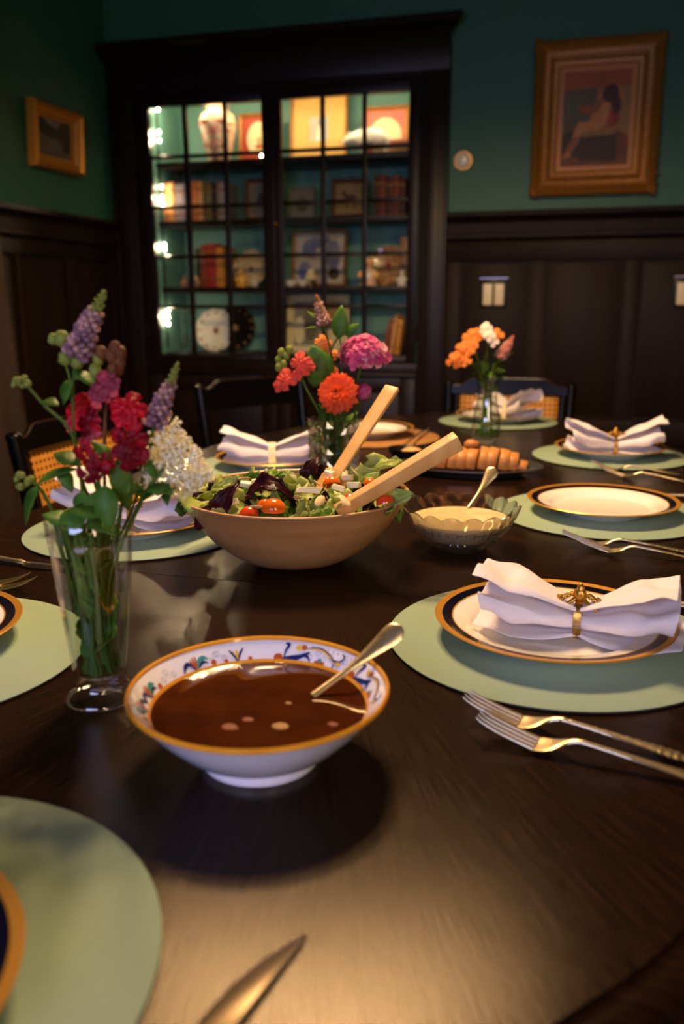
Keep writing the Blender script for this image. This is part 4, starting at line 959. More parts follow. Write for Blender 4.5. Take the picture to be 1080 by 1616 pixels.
stem(f, [inv1(-.004, .010), inv1(0, .008, .12), (-0.4365, 0.7100, 0.9339), (-0.4430, 0.7100, 0.9797), (-0.4456, 0.7100, 1.0306)], .0017)
for p, r, m in (((-0.4487, 0.7100, 1.0335), .017, 'crimson_bright'), ((-0.4366, 0.7000, 1.0245), .016, 'crimson'), ((-0.4341, 0.7000, 1.0158), .012, 'dusky_rose'), ((-0.4617, 0.7100, 1.0224), .009, 'dusky_rose')): ruffle(f, p, r, m, 6, 2, (rf_.uniform(-.6, .4), -1, .3))
f = flower('snapdragon', 'dark crimson drooping bloom low in the middle of the tall vase', 'flower', inv1(.0, -.010))
stem(f, [inv1(0, -.010), inv1(.004, -.012, .12), (-0.4181, 0.6850, 0.9381), (-0.4142, 0.6750, 0.9702), (-0.4144, 0.6700, 0.9942)], .0017)
for p, r in (((-0.4213, 0.6650, 1.0050), .012), ((-0.4103, 0.6650, 0.9925), .015), ((-0.4153, 0.6600, 0.9869), .011), ((-0.4030, 0.6700, 0.9959), .010)): ruffle(f, p, r, 'crimson', 6, 2, (rf_.uniform(-.5, .5), -1, -.1))
f = flower('lace_flower', 'cone of tiny creamy white flowers drooping right over the salad bowl', 'flower', inv1(-.010, .008))
stem(f, [inv1(-.010, .008), inv1(.008, .012, .12), (-0.4043, 0.7150, 0.9348), (-0.3845, 0.7100, 0.9646), (-0.3683, 0.7100, 0.9863), (-0.3514, 0.7100, 0.9812)], .0020)
mb = MB(); a = Vector((-0.3743, 0.7000, 1.0140)); b = Vector((-0.3358, 0.7200, 0.9682)); d = b-a
side = Vector((.75, 0, .66))
for k in range(1100):
    t = rf_.random(); w = (.026*(1-.55*t)+.004)*sqrt(rf_.random()); an = rf_.uniform(0, 6.28)
    c = a+d*t+Vector((.74*cos(an)*w*1.15, sin(an)*w*.7, -.05*w+cos(an)*w*.66+rf_.uniform(-.004, .004)))
    s = rf_.uniform(.0011, .0024); mb.ball(c, (s, s, s*.8), 5, 3)
for bx in ((-0.3584, 0.7000, 1.0289), (-0.3613, 0.7000, 1.0202), (-0.3711, 0.7000, 0.9938), (-0.3753, 0.7000, 0.9760), (-0.3380, 0.7100, 0.9965), (-0.3587, 0.7100, 0.9630)):
    for k in range(34):
        s = rf_.uniform(.0009, .0021); mb.ball(Vector(bx)+Vector((rf_.uniform(-.009, .009), rf_.uniform(-.007, .007), rf_.uniform(-.009, .009))), s, 5, 4)
o = mb.build('florets', 'cream_flower', f, world=True, smooth=70)
for p, dr in (((-0.3825, 0.7000, 1.0137), (-.5, -.5, .2)), ((-0.3701, 0.7000, 0.9555), (.5, -.2, .5)), ((-0.3670, 0.7100, 0.9655), (.3, -.6, -.2))): leaf(f, p, dr, .026, .009, 'leaf_olive')
f = flower('mint_sprig', 'leafy mint sprig bending out to the left over the glass rim', 'foliage', inv1(-.014, .004))
P = stem(f, [inv1(-.014, .004), inv1(-.016, 0, .12), (-0.4712, 0.6850, 0.9396), (-0.4773, 0.6750, 0.9668), (-0.4844, 0.6700, 0.9751)], .0019)
leaf(f, (-0.4772, 0.6750, 0.9680), (-.45, -.2, -.75), .042, .022); leaf(f, (-0.4797, 0.6750, 0.9696), (.9, .1, .55), .045, .017); leaf(f, (-0.4602, 0.6900, 0.9856), (.7, 0, .35), .028, .012, 'leaf_olive'); leaf(f, (-0.4604, 0.6850, 0.9835), (.5, -.2, -.6), .026, .013)
mb = MB(); c = Vector((-0.4892, 0.6700, 0.9743))
for k in range(12): mb.ball(c+Vector((rf_.uniform(-.007, .007), rf_.uniform(-.004, .004), rf_.uniform(-.006, .006))), rf_.uniform(.002, .004), 6, 4)
mb.build('bud', 'bud_green', f, world=True, smooth=70)
f = flower('mint_sprig', 'dense green leaves in the middle of the tall vase, just above its rim', 'foliage', inv1(.0, .004))
stem(f, [inv1(0, .004), inv1(.002, .0, .10), (-0.4263, 0.6900, 0.9303), (-0.4188, 0.6800, 0.9748), (-0.3953, 0.6750, 0.9942)], .0022)
for p, dr, L, Wd, m in (((-0.4165, 0.6700, 0.9682), (.1, -.3, -1), .036, .020, 'leaf_green'), ((-0.4034, 0.6650, 0.9757), (.25, -.4, -1), .042, .022, 'leaf_green'), ((-0.4281, 0.6700, 0.9676), (-.1, -.2, -1), .030, .018, 'leaf_green'), ((-0.3951, 0.6750, 0.9971), (.2, -.1, -1), .050, .020, 'leaf_olive'), ((-0.3999, 0.6750, 0.9912), (-.4, -.2, .8), .03, .014, 'leaf_green'),
    ((-0.3993, 0.6650, 0.9471), (-.9, -.3, .3), .042, .024, 'leaf_green'), ((-0.4219, 0.6650, 0.9427), (.9, -.3, -.1), .036, .022, 'leaf_olive'), ((-0.4440, 0.6700, 0.9341), (-.8, -.2, .5), .030, .020, 'leaf_green'), ((-0.4490, 0.6800, 0.9494), (.4, -.5, -.6), .032, .024, 'leaf_green'), ((-0.3975, 0.6800, 0.9584), (.6, -.2, .5), .036, .012, 'leaf_olive'), ((-0.3929, 0.6900, 0.9683), (-.5, -.2, .6), .032, .014, 'leaf_olive'), ((-0.4128, 0.6800, 1.0098), (-.6, -.1, -.6), .030, .010, 'leaf_olive'), ((-0.3895, 0.6800, 0.9821), (-.2, -.2, -1), .032, .016, 'leaf_green')):
    leaf(f, p, dr, L, Wd, m)
f = flower('leafy_stem', 'green leafy stem leaning right from the tall vase under the white flowers', 'foliage', inv1(.012, .002))
stem(f, [inv1(.012, .002), inv1(.016, .0, .12), (-0.3906, 0.6950, 0.9465), (-0.3737, 0.6900, 0.9693), (-0.3581, 0.6900, 0.9875)], .0021)
for p, dr, L, Wd in (((-0.3829, 0.6900, 0.9541), (.7, -.2, .6), .040, .020), ((-0.3756, 0.6900, 0.9692), (.8, -.3, .1), .034, .018), ((-0.3787, 0.6900, 0.9602), (-.6, -.2, .7), .03, .012), ((-0.3668, 0.6900, 0.9784), (-.3, -.1, .8), .026, .010)): leaf(f, p, dr, L, Wd)
f = flower('vase_stems', 'bundle of bare green stems standing in the water of the tall vase', 'foliage', inv1(0, 0))
for k in range(36):
    a = k*2.4; r0 = .019*sqrt(rf_.random()); r1 = .012+.022*rf_.random()
    x0, y0 = r0*cos(a+2.2), r0*sin(a+2.2); x1, y1 = r1*cos(a), r1*sin(a)
    MB().tube(bez([inv1(x0, y0, .030), inv1((x0+x1)/2, (y0+y1)/2, .09), inv1(x1, y1, .165+.02*rf_.random())], 6), rf_.uniform(.0012, .0026), 8).build('stem', 'stem_green', f, world=True, smooth=60)
for k in range(52):
    a = rf_.uniform(0, 6.28); h = rf_.uniform(.045, .165); r = (.013+.012*h/.165)*rf_.random()**.5; w_ = rf_.choice((-1, 1))
    leaf(f, inv1(r*cos(a), r*sin(a), h), (cos(a+1.8*w_)*.4, sin(a+1.8*w_)*.4, rf_.uniform(.3, 1)*rf_.choice((-1, 1, 1))), rf_.uniform(.016, .028), rf_.uniform(.007, .012), rf_.choice(['leaf_green', 'leaf_olive', 'leaf_green']))

# --- crystal tumbler: zinnia, sweet william, coral snapdragon, celosia
def inv2(dx, dy, h=.02): return (V2[0]+dx, V2[1]+dy, TZ+h)
f = flower('zinnia', 'large orange zinnia facing forward above the crystal vase', 'flower', inv2(.01, -.01))
ZC_ = Vector((-0.4498, 1.5850, 0.9641)); stem(f, [inv2(.01, -.01), inv2(.015, -.02, .13), (-0.4481, 1.6100, 0.9128), (-0.4530, 1.6050, 0.9475), tuple(ZC_+Vector((0, .012, .0)))], .0028)
M = frame_to((.05, -1, .28)); mb = MB()
for ring, (n, r, tilt) in enumerate(((18, .0435, -.05), (18, .0405, .14), (17, .0360, .30), (15, .0300, .46), (12, .0230, .64), (9, .0160, .85), (6, .010, 1.1))):
    for k in range(n):
        an = 2*pi*(k+.5*(ring % 2))/n+rf_.uniform(-.07, .07); ca, sa = cos(an), sin(an); rr = r*rf_.uniform(.93, 1.05); tl = tilt+rf_.uniform(-.06, .06)
        dr = M @ Vector((ca*cos(tl), sa*cos(tl), sin(tl))); up = M @ Vector((-ca*sin(tl), -sa*sin(tl), cos(tl)))
        mb.leaf(ZC_+M @ Vector((0, 0, .002+.0016*ring)), dr, up, rr, .0150-.0012*ring, .35, -.22, 6, rnd_tip=True)
mb.build('petal', 'orange_petal', f, world=True, smooth=80)
mb = MB(); mb.ball(ZC_+M @ Vector((0, 0, .011)), (.006, .006, .005), 10, 7, wob=.3, rnd=rf_); mb.build('flower_centre', 'bud_brown', f, world=True)
f = flower('sweet_william', 'domed cluster of magenta and pink sweet william at upper right of the crystal vase', 'flower', inv2(.02, .01))
SW = Vector((-0.4118, 1.6300, 1.0379)); stem(f, [inv2(.02, .01), inv2(.022, .01, .13), (-0.4332, 1.6500, 0.9144), (-0.4243, 1.6400, 0.9838), tuple(SW-Vector((0, 0, .012)))], .0024)
mbs = {'magenta': MB(), 'pink_pale': MB()}
for k in range(58):
    an = k*2.399; r = sqrt((k+.5)/58); d = Vector((cos(an)*r, -.75*sqrt(max(0, 1-r*r*.6)), sin(an)*r*.75+.2)).normalized()
    c = SW+Vector((cos(an)*r*.050, -.020*(1-r)+.005*rf_.random(), sin(an)*r*.026-.012*(cos(an)*r)**2+.004))
    m = 'pink_pale' if rf_.random() < .22+.35*(cos(an)*r > .25) else 'magenta'; Mq = frame_to(d+Vector((cos(an)*.4, 0, .2)))
    for q in range(5):
        aa = 2*pi*q/5+k; mbs[m].leaf(c, Mq @ Vector((cos(aa), sin(aa), .25)), Mq @ Vector((0, 0, 1)), .0115, .0110, .1, .1, 4, rnd_tip=True)
for m, b in mbs.items(): b.build('petal', m, f, world=True, smooth=80)
for c in ((-0.4253, 1.6100, 1.0163), (-0.4290, 1.6100, 1.0317)): ruffle(f, c, .013, 'magenta', 5, 2, (0, -1, .1))
leaf(f, (-0.4307, 1.6400, 1.0564), (.6, 0, .5), .030, .016, 'leaf_olive')
f = flower('snapdragon', 'coral pink snapdragon with green buds, left of the orange zinnia', 'flower', inv2(-.02, 0))
stem(f, [inv2(-.02, 0), inv2(-.03, -.005, .13), (-0.4961, 1.6200, 0.9162), (-0.5158, 1.6100, 0.9600), (-0.5339, 1.6000, 1.0032), (-0.5617, 1.6000, 1.0329)], .0024)
for p, r in (((-0.5223, 1.5850, 1.0188), .024), ((-0.5126, 1.5900, 1.0103), .016), ((-0.5522, 1.5850, 0.9859), .022), ((-0.5679, 1.5850, 0.9759), .014), ((-0.5358, 1.5900, 0.9918), .016)): ruffle(f, p, r, 'coral', 6, 3, (rf_.uniform(-.6, .5), -1, .2))
mb = MB()
for px in ((-0.5668, 1.6000, 1.0377), (-0.5566, 1.6000, 1.0306), (-0.5722, 1.6000, 1.0231), (-0.5603, 1.5950, 1.0152), (-0.5499, 1.6000, 1.0427), (-0.5708, 1.5950, 1.0090)): mb.ball(px, (.0075, .006, .009), 8, 6, wob=.2, rnd=rf_)
mb.build('bud', 'bud_green', f, world=True, smooth=70)
f = flower('celosia_spike', 'pale brown pointed flower spike, tallest in the crystal vase', 'flower', inv2(.0, .008))
stem(f, [inv2(0, .008), inv2(.005, .004, .13), (-0.4747, 1.6450, 0.9326), (-0.4768, 1.6450, 1.0192), (-0.4931, 1.6450, 1.0858)], .0026)
spike(f, (-0.4931, 1.6450, 1.0894), (-0.5092, 1.6450, 1.1456), .0135, 120, ('celosia', 'lilac_pale', 'celosia'))
leaf(f, (-0.4957, 1.6450, 1.0798), (-.9, 0, .35), .05, .007, 'leaf_olive', curl=.9); leaf(f, (-0.4931, 1.6450, 1.0822), (-.55, -.1, .75), .05, .012, 'leaf_olive')
f = flower('broad_leaf_sprig', 'broad olive green leaves behind the zinnia in the crystal vase', 'foliage', inv2(-.006, -.006))
stem(f, [inv2(-.006, -.006), inv2(0, 0, .13), (-0.4824, 1.6400, 0.9330), (-0.4792, 1.6400, 1.0317), (-0.4623, 1.6400, 1.0681)], .0024)
for p, dr, L, Wd, m in (((-0.4811, 1.6150, 0.9848), (-.35, -.3, 1), .075, .055, 'leaf_green'), ((-0.5028, 1.6100, 0.9701), (.2, -.2, 1), .075, .040, 'leaf_olive'), ((-0.4595, 1.6300, 1.0625), (.1, -.1, 1), .066, .032, 'leaf_green'), ((-0.4469, 1.6300, 1.0686), (.6, -.1, .5), .038, .020, 'leaf_green'), ((-0.4281, 1.6300, 1.0509), (.8, 0, .3), .035, .020, 'leaf_olive')):
    leaf(f, p, dr, L, Wd, m, up=(.1, -1, .3), curl=.3, rag=.08)
f = flower('pompom_flower', 'dark plum flower ball between the spike and the pink cluster', 'flower', inv2(.008, .010))
stem(f, [inv2(.008, .010), inv2(.01, .006, .13), (-0.4657, 1.6500, 0.9323), (-0.4589, 1.6500, 1.0192), (-0.4639, 1.6500, 1.0714)], .0018)
mb = MB(); c = Vector((-0.4637, 1.6450, 1.0775)); mb.ball(c, .0125, 12, 8, wob=.3, rnd=rf_); mb.build('flower_head', 'plum', f, world=True)
f = flower('pompom_flower', 'small magenta flower ball right of the orange zinnia', 'flower', inv2(.016, .004))
stem(f, [inv2(.016, .004), inv2(.02, .0, .13), (-0.4306, 1.6400, 0.9033), (-0.4102, 1.6300, 0.9545)], .0016)
mb = MB(); c = Vector((-0.4090, 1.6250, 0.9636)); mb.ball(c, .0145, 12, 8, wob=.35, rnd=rf_)
for k in range(26): a = k*2.4; z = 1-2*(k+.5)/26; s = sqrt(1-z*z); mb.ball(c+Vector((s*cos(a), s*sin(a), z))*.0125, .0042, 6, 4)
mb.build('flower_head', 'magenta', f, world=True, smooth=70)
f = flower('orange_blossom', 'small orange blossoms half hidden behind the broad leaf', 'flower', inv2(.002, .014))
stem(f, [inv2(.002, .014), inv2(0, .01, .13), (-0.4856, 1.6600, 0.9306), (-0.4994, 1.6650, 1.0423)], .0018)
for p, r in (((-0.5030, 1.6600, 1.0548), .016), ((-0.4901, 1.6600, 1.0488), .012), ((-0.4786, 1.6650, 1.0303), .012), ((-0.4787, 1.6600, 0.9997), .010)): ruffle(f, p, r, 'orange_light', 5, 2, (rf_.uniform(-.4, .4), -1, .4))
f = flower('vase_stems', 'green stems and leaves crowding the neck of the crystal vase', 'foliage', inv2(0, 0))
for k in range(16):
    a = k*2.4; r1 = .016+.018*rf_.random()
    MB().tube(bez([inv2(.015*cos(a+2), .015*sin(a+2), .02), inv2(.5*r1*cos(a), .5*r1*sin(a), .09), inv2(r1*cos(a), r1*sin(a), .16+.04*rf_.random())], 6), rf_.uniform(.0018, .0032), 8).build('stem', 'stem_green', f, world=True, smooth=60)
for k in range(18):
    a = rf_.uniform(0, 6.28); leaf(f, inv2(.02*cos(a), .02*sin(a), rf_.uniform(.06, .17)), (cos(a)*.5, sin(a)*.5, rf_.uniform(.2, 1)), rf_.uniform(.03, .05), rf_.uniform(.007, .014), rf_.choice(['leaf_green', 'leaf_olive']))

# --- slim far vase
def inv3(dx, dy, h=.02): return (V3[0]+dx, V3[1]+dy, TZ+h)
for nm, lab, pts, m, dx in (('orange_flower', 'orange layered flower hanging out at left of the slim vase', ((-0.3266, 2.3700, 0.9881), (-0.3049, 2.3700, 1.0052), (-0.3418, 2.3700, 0.9778), (-0.3126, 2.3700, 0.9782), (-0.2957, 2.3750, 1.0152), (-0.3219, 2.3700, 1.0034)), 'orange_light', -.012),
                            ('orange_flower', 'orange flower behind the white bloom in the slim vase', ((-0.2962, 2.4000, 1.0410), (-0.2810, 2.4000, 1.0445), (-0.3062, 2.4000, 1.0308), (-0.2404, 2.4200, 1.0407)), 'orange_light', -.004)):
    f = flower(nm, lab, 'flower', inv3(dx, 0)); stem(f, [inv3(dx, 0), inv3(dx*.8, 0, .12), (-0.2768, 2.4100, 0.9384), pts[0]], .0026)
    for p in pts: ruffle(f, p, .024, m, 7, 3, (rf_.uniform(-.6, .3), -1, rf_.uniform(.1, .8)))
f = flower('white_flower', 'white bloom at the top of the slim far vase', 'flower', inv3(.004, 0)); stem(f, [inv3(.004, 0), inv3(.004, 0, .12), (-0.2595, 2.4100, 0.9387), (-0.2581, 2.4000, 1.0245)], .0024)
for p, r in (((-0.2607, 2.3800, 1.0619), .018), ((-0.2505, 2.3700, 1.0424), .020), ((-0.2403, 2.3750, 1.0257), .017), ((-0.2654, 2.3800, 1.0519), .014)): ruffle(f, p, r, 'white_petal', 6, 3, (0, -1, .5))
f = flower('celosia_spike', 'pink pointed bud leaning right from the slim vase', 'flower', inv3(.012, 0)); stem(f, [inv3(.012, 0), inv3(.010, 0, .12), (-0.2423, 2.4100, 0.9391), (-0.2194, 2.4000, 0.9878)], .0026)
spike(f, (-0.2226, 2.4000, 0.9844), (-0.1888, 2.3900, 1.0421), .0165, 90, ('salmon_bud', 'lilac_pale', 'salmon_bud')); leaf(f, (-0.2225, 2.4000, 0.9827), (.7, -.2, .5), .04, .014, 'leaf_green')
f = flower('vase_stems', 'green foliage packed into the slim far vase', 'foliage', inv3(0, 0))
for k in range(10):
    a = k*2.4; r1 = .010+.014*rf_.random()
    MB().tube(bez([inv3(.02*cos(a+2), .02*sin(a+2), .02), inv3(.3*r1*cos(a), .3*r1*sin(a), .11), inv3(r1*cos(a), r1*sin(a), .19+.04*rf_.random())], 6), rf_.uniform(.002, .0036), 8).build('stem', 'stem_green', f, world=True, smooth=60)
for k in range(30):
    a = rf_.uniform(0, 6.28); q = rf_.random(); leaf(f, inv3(.016*cos(a), .016*sin(a), .13+.11*q), (cos(a)*.6, sin(a)*.6, rf_.uniform(-.2, 1)), rf_.uniform(.03, .05), rf_.uniform(.008, .016), rf_.choice(['leaf_green', 'leaf_olive']))

# ---------------------------------------------------------------- framed pictures
def bar_frame(x0, x1, z0, z1, w, d, prof=None):
    """mitred frame in the xz plane, front towards -y; prof = [(inset 0..1, depth 0..1)]"""
    prof = prof or [(0, 0), (0, .8), (.15, 1), (.5, .75), (.8, .62), (1, .45), (1, 0)]
    mb = MB(); vs = []; n = len(prof)
    for cx, cz, sx, sz in ((x0, z0, 1, 1), (x1, z0, -1, 1), (x1, z1, -1, -1), (x0, z1, 1, -1)):
        for i, o in prof: vs.append((cx+sx*w*i, -d*o, cz+sz*w*i))
    fs = [(k*n+i, k*n+(i+1) % n, ((k+1) % 4)*n+(i+1) % n, ((k+1) % 4)*n+i) for k in range(4) for i in range(n)]
    return mb.add(vs, fs)
def picture(name, label, loc, w, h, fw, fd, fm, art, matw=0, matm=None, rot=(0, 0, 0), group=None, prof=None, cat='picture'):
    """stands or hangs with its bottom edge at loc; art(mb_by_material, w, h) adds flat coloured shapes"""
    t = thing(name, label, cat, loc, 0, group); t.rotation_euler = rot
    bar_frame(-w/2, w/2, 0, h, fw, fd, prof).build('frame', fm, t, smooth=20)
    x, z0, z1 = w/2-fw*.95, fw*.95, h-fw*.95
    if matw:
        bar_frame(-x, x, z0, z1, matw, .003, [(0, 0), (0, 1), (1, 1), (1, 0)]).build('mat_board', matm, t, smooth=0)
    iw, ih = 2*(x-matw*.98), (z1-z0)-2*matw*.98; c = (z0+z1)/2
    art(t, iw, ih, c)
    MB().span((-x, -.0007, z0), (x, -.0001, z1)).build('backing', 'dark_wood', t)
    return t
def art_shapes(bg, shapes):
    def f(t, w, h, c):
        y = -.0012
        MB().span((-w/2, y, c-h/2), (w/2, y+.0004, c+h/2)).build('canvas', bg, t)
        by = {}; k = 0
        for m, kind, *a in shapes:
            mb = by.setdefault(m, MB()); k += 1; yy = y-.0002-.00008*k
            if kind == 'e':
                cx, cz, rx, rz, ang = a; n = 20; ca, sa = cos(R(ang)), sin(R(ang))
                pts = [(cx*w+(rx*w*cos(2*pi*i/n)*ca-rz*h*sin(2*pi*i/n)*sa), c+cz*h+(rx*w*cos(2*pi*i/n)*sa+rz*h*sin(2*pi*i/n)*ca)) for i in range(n)]
            else: pts = [(px*w, c+pz*h) for px, pz in a[0]]
            pts = [(max(-w/2, min(w/2, x)), max(c-h/2, min(c+h/2, z))) for x, z in pts]
            mb.add([(x, yy, z) for x, z in pts], [tuple(range(len(pts)))])
        for m, mb in by.items(): mb.build('painted_shape', m, t, smooth=0)
    return f
mat('liner_gold', '#b8763a', .5, .2)
def pm(n, c, n2=None, s=14): return mat(n, c, .6, noise=(s, n2, 1.1) if n2 else None)
for n, c, c2 in (('oil_brown', '#894823', '#5c3219'), ('oil_grey', '#706446', '#554b32'), ('oil_flesh', '#d38d4e', '#b2703c'), ('oil_flesh_dark', '#a56535', '#844d28'), ('oil_hair', '#5c2d19', '#462014'), ('oil_red', '#b14228', '#89321e'), ('oil_rust', '#984b20', '#ac5c2a'), ('oil_sheet', '#ac7d41', '#896134'), ('oil_dark', '#4b341e', '#372516'),
                 ('oil_sky', '#8a8478', '#6a645a'), ('oil_trees', '#22231a', '#34321f'), ('oil_path', '#6e6450', '#565040'), ('print_red', '#b5432c', '#9a3420'), ('print_pink', '#c8685a', '#b85a4c'), ('print_cream', '#e0d2a8', '#d2c294'), ('print_blue', '#4a4f86', '#8a8aa8'), ('print_pale', '#c2bcae', '#a8a294'), ('print_ochre', '#dcae62', '#d2a252'), ('print_horse', '#5a3a22', '#402818'), ('print_grey', '#7a7668', '#8a8474'), ('print_tan', '#a88a5c', '#96784c')): pm(n, c, c2)
ORN = [(0, 0), (0, .55), (.06, .85), (.2, 1), (.34, .78), (.46, .62), (.6, .55), (.66, .72), (.74, .66), (.8, .44), (.9, .40), (1, .30), (1, 0)]
def painting_art(t, w, h, c):
    art_shapes('oil_brown', [('oil_rust', 'p', [(-.5, .5), (.5, .5), (.5, .33), (-.5, .30)]), ('oil_grey', 'p', [(-.5, .30), (.0, .33), (-.02, .02), (-.5, -.16)]), ('oil_sheet', 'p', [(-.0, .31), (.5, .33), (.5, -.2), (.0, .0)]), ('oil_dark', 'p', [(-.5, -.16), (-.25, -.1), (-.2, -.42), (-.5, -.36)]),
        ('oil_dark', 'p', [(-.25, -.14), (.30, -.14), (.34, -.46), (-.22, -.44)]), ('oil_sheet', 'p', [(-.22, -.12), (.34, -.08), (.30, -.17), (-.2, -.19)]), ('oil_red', 'e', .22, .0, .13, .09, -10), ('oil_rust', 'e', -.12, .10, .15, .045, -8),
        ('oil_flesh', 'e', .06, .05, .13, .16, -18), ('oil_flesh', 'e', -.05, -.07, .22, .055, 8), ('oil_flesh', 'e', -.27, -.16, .055, .15, -16), ('oil_flesh_dark', 'e', -.36, -.30, .05, .15, -32), ('oil_flesh', 'e', .10, .20, .11, .05, 20), ('oil_flesh_dark', 'e', .02, .14, .05, .13, -38), ('oil_flesh', 'e', .34, .26, .035, .10, 28),
        ('oil_hair', 'e', .20, .26, .12, .10, -30), ('oil_hair', 'e', .28, .15, .07, .12, 10), ('oil_flesh', 'e', -.4, -.38, .06, .02, 25)])(t, w, h, c)
pic = picture('gilt_framed_painting', 'large painting of a seated figure in a heavy carved gilt frame', (-.020, YW-.001, 1.583), .532, .632, .105, .05, 'antique_gold', painting_art, .026, 'liner_gold', prof=ORN, rot=(R(1.2), 0, R(0)))
mb = MB(); rr = random.Random(2)
for k in range(60):                                            # carved bumps along the outer edge
    s = k/60*4; e = int(s); q = s-e
    x, z = ((-.258+.516*q, .010), (.258, .632*q), (.258-.516*q, .622), (-.258, .632-.632*q))[e]
    mb.ball((x+rr.uniform(-.003, .003), -.028, z+rr.uniform(-.003, .003)), (rr.uniform(.010, .018), .012, rr.uniform(.007, .012)), 8, 5)
for sx in (-1, 1):
    for z in (.02, .612): mb.ball((sx*.245, -.034, z), (.026, .014, .024), 10, 6)
mb.build('carving', 'antique_gold', pic, smooth=60)['kind'] = 'stuff'
pic = picture('small_gilt_picture', 'small dark landscape in a plain gilt frame on the left wall', (0, 0, 0), .385, .272, .058, .045, 'gold', art_shapes('oil_path', [('oil_trees', 'p', [(-.5, .5), (.5, .5), (.5, -.12), (.2, -.02), (-.1, .05), (-.5, .12)]), ('oil_sky', 'p', [(-.3, .5), (.25, .5), (.12, .28), (-.1, .34)]), ('oil_trees', 'e', .36, .0, .14, .3, 0), ('oil_path', 'e', -.1, -.2, .2, .14, 10)]), prof=ORN)
pic.rotation_euler = (R(3), 0, R(90)); pic.location = (XL+.006, 3.664, 1.708)

# ---------------------------------------------------------------- thermostat and switches
th = thing('thermostat', 'round cream thermostat on the green wall beside the cabinet', 'thermostat', (-.59, YW, 1.752))
Mr = Matrix.Rotation(R(90), 3, 'X')
def ylathe(prof, nm, m, par, n=40):
    mb = MB().lathe(prof, n); mb.v = [tuple(Mr @ Vector(v)) for v in mb.v]; return mb.build(nm, m, par, smooth=35)
ylathe([(0, .001), (.043, .001), (.043, .010), (.040, .016), (.0, .016)], 'base_ring', 'brass', th); ylathe([(0, .0162), (.032, .0162), (.034, .026), (.028, .032), (0, .033)], 'dial', 'ivory', th); ylathe([(0, .033), (.018, .033), (.016, .037), (0, .038)], 'dial_cap', 'figurine_white', th)
def switch(x, label, n):
    t = thing('light_switch', label, 'switch', (x, YW-.0095, 1.162), 0, 'light switches on the panelling')
    w = .056*n
    MB().span((-w/2-.004, -.004, -.062), (w/2+.004, -.0005, .072)).build('plate', 'iron', t, bevel=.0015)
    for k in range(n):
        cx = (k-(n-1)/2)*.053
        MB().span((cx-.0215, -.011, -.048), (cx+.0215, -.0042, .048)).build('rocker', 'switch_white', t, bevel=.003)
        for z in (.060, -.055): MB().ball((cx, -.0065, z), (.006, .006, .007), 10, 6).build('knob', 'iron', t)
    MB().span((-w/2-.008, -.014, .071), (w/2+.008, -.001, .075)).build('top_rail', 'pewter', t)
switch(-.432, 'double cream light switch on the dark panel beside the cabinet', 2)
switch(.418, 'light switch on the dark panelling at the right edge', 2)

# ---------------------------------------------------------------- curtain at the left edge
ct = thing('curtain', 'dark brown drape hanging on the left wall at the edge of view', 'curtain', (XL+.07, 2.75, .02))
mb = MB()
def cf(u, v):
    z = .02+v*2.3; s = u; fl = 1+.22*(1-v)**1.5
    y = 2.35+(.76*s)*fl; x = XL+.075+.032*sin(s*44)+.012*sin(s*91+v*3)
    return Vector((x, y, z))
mb.grid(cf, 90, 14); mb.build('drape', 'curtain', ct, world=True, solid=.004, smooth=80)
MB().tube([(XL+.075, 1.2, 2.345), (XL+.075, 3.2, 2.345)], .013, 12).build('curtain_rod', 'iron', ct, world=True)

# ---------------------------------------------------------------- chairs
mc = mat('cane', '#c98a3a', .55, noise=(30, '#b87828', 1)); nt = mc.node_tree
def cane_holes():
    L = nt.links.new; b = nt.nodes['Principled BSDF']; out = nt.nodes['Material Output']
    tc = nt.nodes.new('ShaderNodeTexCoord'); sp = nt.nodes.new('ShaderNodeSeparateXYZ'); L(tc.outputs['Object'], sp.inputs[0])
    def m(op, a, bb=None):
        n = nt.nodes.new('ShaderNodeMath'); n.operation = op
        for i, v in enumerate((a, bb)):
            if v is None: continue
            if isinstance(v, (int, float)): n.inputs[i].default_value = v
            else: L(v, n.inputs[i])
        return n.outputs[0]
    sx = m('SINE', m('MULTIPLY', sp.outputs[0], 2*pi/.0175)); sz = m('SINE', m('MULTIPLY', sp.outputs[2], 2*pi/.0175))
    hole = m('GREATER_THAN', m('ADD', sx, sz), .95)
    tr = nt.nodes.new('ShaderNodeBsdfTransparent'); mx = nt.nodes.new('ShaderNodeMixShader')
    L(hole, mx.inputs[0]); L(b.outputs[0], mx.inputs[1]); L(tr.outputs[0], mx.inputs[2]); L(mx.outputs[0], out.inputs[0])
cane_holes()
